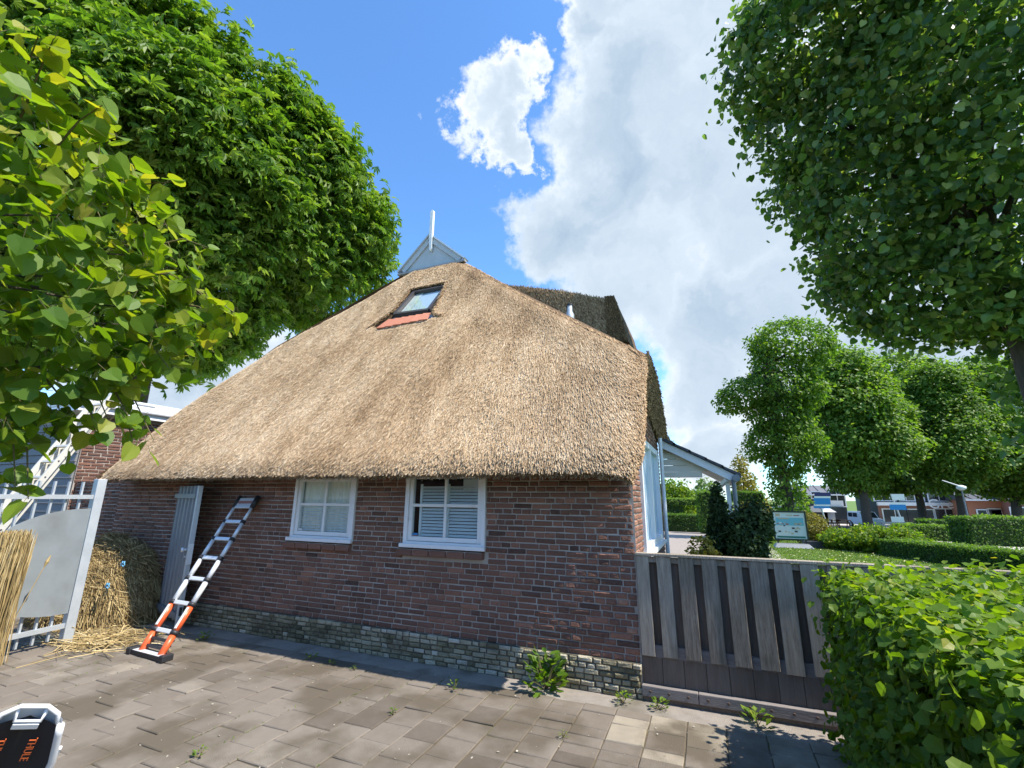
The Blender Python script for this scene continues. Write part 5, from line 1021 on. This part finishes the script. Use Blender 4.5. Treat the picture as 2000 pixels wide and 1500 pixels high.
m = MB(); m.hexa([(SX - .62, SY - .34, 0), (SX + .66, SY - .34, 0), (SX + .66, SY + .34, 0), (SX - .62, SY + .34, 0), (SX - .52, SY - .14, .15), (SX + .52, SY - .14, .15), (SX + .52, SY + .14, .15), (SX - .52, SY + .14, .15)]); m.build('base', 'steel_dark', sg, bevel=.03)
for x in (SX - .45, SX + .45): m = MB(); m.tube([(x, SY, .12), (x, SY, z0 + .02)], .025, 8); m.build('leg', 'black_plastic', sg)
p = on_z(1600, 1070); m = MB(); m.box((p[0] - .5, p[1] - .25, 0), (p[0] + .5, p[1] + .25, .24)); pt_ = m.build('planter_trough', 'ink_dark', None, bevel=.015); tag(pt_, 'low dark planter trough at the foot of the feathery shrub', 'planter')
# ---- bus stop signs
def stop_sign(px, Y, label, panels, top_py, lean=0.):
    b = on_y(px, 1030, Y); b[2] = gz(Y); top = on_y(px, top_py, Y)[2]; t = thing('bus_stop_sign', tuple(b), label, 'sign', 'bus stop signs'); tp = np.array([b[0] - lean, b[1], top]); m = MB(); m.tube([b, tp], .05, 8); m.build('pole', 'galv', t)
    for (z0, z1, w, mt) in panels: m = MB(); x = b[0] - lean * ((z0 + z1) / 2 - b[2]) / (top - b[2]); m.box((x - w / 2, Y - .09, top - z1), (x + w / 2, Y - .06, top - z0)); m.build('panel', mt, t)
stop_sign(1620, 38, 'bus stop pole with a large blue panel right of the pollard lime', [(0, .25, .95, 'sign_navy'), (.25, .37, .95, 'label_white'), (.37, .8, .95, 'sign_blue'), (.8, .9, .95, 'label_white'), (.9, 1.05, .95, 'sign_blue'), (1.6, 1.85, .4, 'sign_navy')], 962, .5)
stop_sign(1770, 40, 'bus stop pole with two small blue panels beside the light path', [(0, .4, .7, 'label_white'), (.55, .7, .9, 'label_white'), (.7, 1.05, .9, 'sign_blue'), (1.5, 1.85, .7, 'label_white'), (1.85, 2.15, .7, 'sign_blue')], 965, .5)
# ---- bench
bp = on_y(1758, 1030, 38.5); bn = thing('park_bench', (bp[0], bp[1], gz(38.5)), 'dark bench near the bus stop pole with two panels', 'bench'); g0 = gz(38.5)
for k in range(3): m = MB(); m.box((bp[0] - .8, bp[1] + k * .15, g0 + .44), (bp[0] + .8, bp[1] + k * .15 + .12, g0 + .48)); m.build('seat_slat', 'steel_dark', bn)
for k in range(2): m = MB(); m.box((bp[0] - .8, bp[1] + .46, g0 + .58 + k * .17), (bp[0] + .8, bp[1] + .5, g0 + .72 + k * .17)); m.build('back_slat', 'steel_dark', bn)
for x in (-.7, .7): m = MB(); m.box((bp[0] + x - .03, bp[1], g0), (bp[0] + x + .03, bp[1] + .5, g0 + .44)); m.build('leg', 'black_plastic', bn)
# ================================================================== HOUSES ACROSS THE STREET
G = -1.0
def win_unit(t, x, y, z, w, h, nx=2, frame='white_paint'):
    m = MB(); m.box((x - w / 2 - .09, y - .08, z - .09), (x + w / 2 + .09, y - .04, z + h + .09)); o = m.build('window', frame, t)
    for k in range(nx): m = MB(); a = x - w / 2 + w * k / nx + .05; m.box((a, y - .1, z + .03), (a + w / nx - .1, y - .081, z + h - .03)); m.build('pane', 'window_dark', o)
def row_house(pxa, pxb, Y, eave_py, ridge_py, label, wall, roofm, low=None, wins=(), fascia=None, depth=9):
    x0, x1 = on_y(pxa, 980, Y)[0], on_y(pxb, 980, Y)[0]; ez = on_y((pxa + pxb) / 2, eave_py, Y)[2]; rz = on_y((pxa + pxb) / 2, ridge_py, Y + depth / 2)[2]; t = thing('street_house', ((x0 + x1) / 2, Y, G), label, 'house', 'houses across the street')
    m = MB(); m.box((x0, Y, G), (x1, Y + depth, ez)); m.build('wall', wall, t)
    m = MB(); e = .4; m.v = [(x0 - e, Y - e, ez - .1), (x1 + e, Y - e, ez - .1), (x1 + e, Y + depth / 2, rz), (x0 - e, Y + depth / 2, rz), (x0 - e, Y + depth + e, ez - .1), (x1 + e, Y + depth + e, ez - .1)]; m.f = [(0, 1, 2, 3), (3, 2, 5, 4), (0, 3, 4), (1, 5, 2)]; m.t = [.5] * 4; rf = m.build('roof', roofm, t)
    k = x0 - e
    while k < x1 + e - .3: m = MB(); m.bar((k, Y - e, ez - .06), (k, Y + depth / 2, rz + .04), .12, .08); m.build('tile_ridge', roofm, rf); k += .9
    m = MB(); m.box((x0 - e, Y - e - .1, ez - .18), (x1 + e, Y - e + .02, ez - .02)); m.build('gutter', 'white_paint', t)
    if low: m = MB(); m.box((x0, Y - .06, G), (x1, Y - .005, low[0])); m.build('ground_floor_front', low[1], t)
    if fascia: m = MB(); m.box((x0 - .05, Y - .5, fascia), (x1 + .05, Y - .062, fascia + .4)); m.build('shop_fascia', 'white_paint', t)
    for (u, z, w, h, nx) in wins: win_unit(t, x0 + (x1 - x0) * u, Y - .03, z, w, h, nx)
    return t, x0, x1, ez, rz
t1, a0, a1, ez, rz = row_house(1566, 1652, 70, 965, 948, 'dark grey house with pale tiled roof behind the blue bus stop sign', 'dark_paint', 'pale_tile', None, [(.35, 1.95, 1.0, .8, 1), (.82, 1.0, 1.6, 2.0, 2)], None)
m = MB(); m.box((a1 - 3.5, 69.5, G), (a1 - .3, 69.9, .9)); m.build('shop_window', 'window_dark', t1); m = MB(); m.box((a0 + 2, 69.8, 1.0), (a0 + 4.4, 69.95, 1.7)); m.build('wall_sign', 'label_white', t1)
t2, c0, c1, ez, rz = row_house(1712, 1876, 72, 951, 925, 'dark two-storey shop with white lettering behind the street trees', 'dark_paint', 'pale_tile', (1.15, 'far_brick'), [(.12, 1.75, 2.4, 1.7, 3), (.42, 1.75, 2.6, 1.7, 3), (.82, 1.75, 3., 1.7, 3), (.2, -.9, 2.4, 1.6, 2), (.5, -.9, 2.6, 1.6, 2), (.8, -.9, 2., 1.7, 2)], 1.15)
tm2 = text_mesh('Greatz', 1.5, 'label_white', 'lettering'); pc = on_y(1856, 985, 71.3); o = bpy.data.objects.new('lettering', tm2); COL.objects.link(o); o.parent = t2; o.rotation_euler = (math.pi / 2, 0, 0); o.location = Vector((pc[0], 71.3, pc[2])) - Vector(origin(t2))
t3, d0, d1, ez, rz = row_house(1888, 1972, 68, 975, 955, 'low orange brick house with dark roof at the right', 'orange_brick', 'grey_tile', None, [(.3, -.2, .8, 1.0, 1), (.62, -.2, .8, 1.0, 1)], None); win_unit(t3, d1 - 1.5, 67.97, -.3, 1., 1.2, 1, 'cream')
row_house(1976, 2040, 66, 972, 950, 'pinkish brick house cut by the right edge', 'far_brick', 'grey_tile', None, [(.2, -.5, 1.6, 1.6, 2), (.7, -.5, 1.6, 1.6, 2)], None)
t5, e0, e1, ez, rz = row_house(1320, 1372, 52, 981, 972, 'pink brick cottage with white window seen through the hedge arch', 'far_brick', 'grey_tile', None, [(.55, -.4, 1.9, 1.8, 2)], None, 6)
# shed with orange timber behind the garden
p0, p1 = on_y(1428, 1000, 40), on_y(1520, 1000, 40); sh = thing('timber_shed', ((p0[0] + p1[0]) / 2, 40, gz(40)), 'orange timber shed with a flat white roof behind the conifers', 'shed'); g4 = gz(40)
m = MB(); m.box((p0[0], 40.3, g4), (p1[0], 43, p0[2] + .1)); m.build('wall', 'wood_orange', sh); m = MB(); m.box((p0[0] - .3, 39.8, on_y(1480, 992, 40)[2]), (p1[0] + .3, 43.3, on_y(1480, 988, 40)[2])); m.build('roof', 'tent_pale', sh)
for k in range(6): x = p0[0] + (p1[0] - p0[0]) * k / 5; m = MB(); m.box((x - .08, 40, g4), (x + .08, 40.16, p0[2] + .1)); m.build('post', 'wood_orange', sh)
# pavilion tents
for px, w, mt, lab in ((1592, 26, 'tent_grey', 'dark grey pavilion tent in front of the dark house'), (1618, 14, 'tent_pale', 'pale grey pavilion tent beside the dark one')):
    a, b = on_y(px - w, 1000, 63), on_y(px + w, 1000, 63); ez = on_y(px, 1000, 63)[2]; az = on_y(px, 988, 63)[2]; t = thing('pavilion_tent', ((a[0] + b[0]) / 2, 64, G), lab, 'tent', 'pavilion tents'); xm = (a[0] + b[0]) / 2
    m = MB(); m.v = [(a[0], 62.5, ez), (b[0], 62.5, ez), (b[0], 65.5, ez), (a[0], 65.5, ez), (xm, 64, az)]; m.f = [(0, 1, 4), (1, 2, 4), (2, 3, 4), (3, 0, 4), (3, 2, 1, 0)]; m.t = [.5] * 5; m.build('canopy', 'tent_pale' if mt == 'tent_pale' else 'tent_grey', t)
    m = MB(); m.box((a[0] + .1, 63, G), (b[0] - .1, 65.4, ez)); m.build('side_cloth', 'tent_grey' if mt == 'tent_grey' else 'tent_pale', t)
# terrace tables and chairs
for i, px in enumerate((1603, 1614, 1626, 1645)):
    p = on_y(px, 1015, 58); t = thing('picnic_table', (p[0], 58, gz(58)), ('leftmost', 'second', 'third', 'rightmost')[i] + ' of the orange wooden tables on the terrace across the street', 'table', 'tables on the terrace'); m = MB(); m.box((p[0] - .65, 57.6, G + .7), (p[0] + .65, 58.4, G + .78)); m.build('table_top', 'wood_orange', t)
    for y in (57.2, 58.6): m = MB(); m.box((p[0] - .65, y, G + .42), (p[0] + .65, y + .25, G + .48)); m.build('bench_seat', 'wood_orange', t)
    for x in (-.5, .45): m = MB(); m.bar((p[0] + x, 57.3, G), (p[0] + x, 57.9, G + .72), .06, .08); m.bar((p[0] + x, 58.7, G), (p[0] + x, 58.1, G + .72), .06, .08); m.build('leg', 'wood_orange', t)
# white parked van
p = on_y(1690, 1015, 52); cx_ = p[0]; g5 = gz(52); car = thing('parked_van', (cx_, 52, g5), 'white van parked under the leftmost street tree', 'van'); L_, W_ = 4.3, 1.8
prof = [(-2.1, .35), (2.1, .35), (2.15, .8), (1.95, 1.05), (1.2, 1.18), (.55, 1.85), (-1.9, 1.9), (-2.1, 1.2)]; n = len(prof); m = MB(); m.v = [(cx_ + a, 52 - W_ / 2, g5 + z) for a, z in prof] + [(cx_ + a, 52 + W_ / 2, g5 + z) for a, z in prof]; m.f = [tuple(range(n)), tuple(range(2 * n - 1, n - 1, -1))] + [(i, n + i, n + (i + 1) % n, (i + 1) % n) for i in range(n)]; m.t = [.5] * len(m.f); m.build('body', 'car_white', car, bevel=.06)
for a, b in ((-1.8, -.9), (-.8, .1)): m = MB(); m.box((cx_ + a, 52 - W_ / 2 - .012, g5 + 1.22), (cx_ + b, 52 - W_ / 2 + .02, g5 + 1.72)); m.build('window', 'window_dark', car)
m = MB(); m.hexa([(cx_ + .6, 51.25, g5 + 1.8), (cx_ + 1.2, 51.25, g5 + 1.2), (cx_ + 1.2, 52.75, g5 + 1.2), (cx_ + .6, 52.75, g5 + 1.8), (cx_ + .63, 51.25, g5 + 1.82), (cx_ + 1.23, 51.25, g5 + 1.22), (cx_ + 1.23, 52.75, g5 + 1.22), (cx_ + .63, 52.75, g5 + 1.82)]); m.build('windscreen', 'window_dark', car)
for a in (-1.35, 1.35):
    for y in (-.9, .9): m = MB(); m.tube([(cx_ + a, 52 + y - .09, g5 + .33), (cx_ + a, 52 + y + .09, g5 + .33)], .33, 16); wh = m.build('wheel', 'tyre', car); m = MB(); m.tube([(cx_ + a, 52 + y - .1, g5 + .33), (cx_ + a, 52 + y + .1, g5 + .33)], .18, 12); m.build('rim', 'alu', wh)
car.rotation_euler = (0, 0, math.radians(-75)); car.scale = (.85, .85, .85); car.location = (on_y(1690, 1015, 60)[0], 60, gz(60))
# street lamp
p = on_y(1874, 953, 44); lm = thing('street_lamp', (p[0] + .1, 44, gz(44)), 'white street lamp head among the dark crowns at the right', 'street lamp'); m = MB(); m.tube([(p[0] + .1, 44, gz(44)), (p[0] + .1, 44, p[2] - .1)], [.07, .05], 8); m.build('pole', 'steel_dark', lm); m = MB(); m.tube([(p[0] - .9, 44, p[2] + .55), (p[0] + .1, 44, p[2] + .1)], [.03, .05], 8); m.build('arm', 'label_white', lm); m = MB(); m.tube([(p[0] + .1, 44, p[2] - .18), (p[0] + .1, 44, p[2] - .05), (p[0] + .1, 44, p[2] + .1), (p[0] + .1, 44, p[2] + .2)], [.1, .28, .28, .05], 12); m.build('lamp_head', 'label_white', lm, True)
# ---- brick house behind the photographer (seen only mirrored in the panes)
bh = thing('house_across_yard', (-14, -9, 0), 'brick house across the yard, mirrored in the right front window', 'house'); m = MB(); m.box((-40, -12, 0), (4, -9, 3.3)); m.build('wall', 'far_brick', bh); m = MB(); m.box((-40.3, -12.2, 3.3), (4.3, -8.7, 3.55)); m.build('gutter', 'white_paint', bh); m = MB(); m.box((-9.4, -8.99, .9), (-7.2, -8.95, 2.4)); m.build('window', 'label_white', bh); m = MB(); m.box((-22, -8.99, .9), (-18, -8.95, 2.3)); m.build('window', 'label_white', bh)
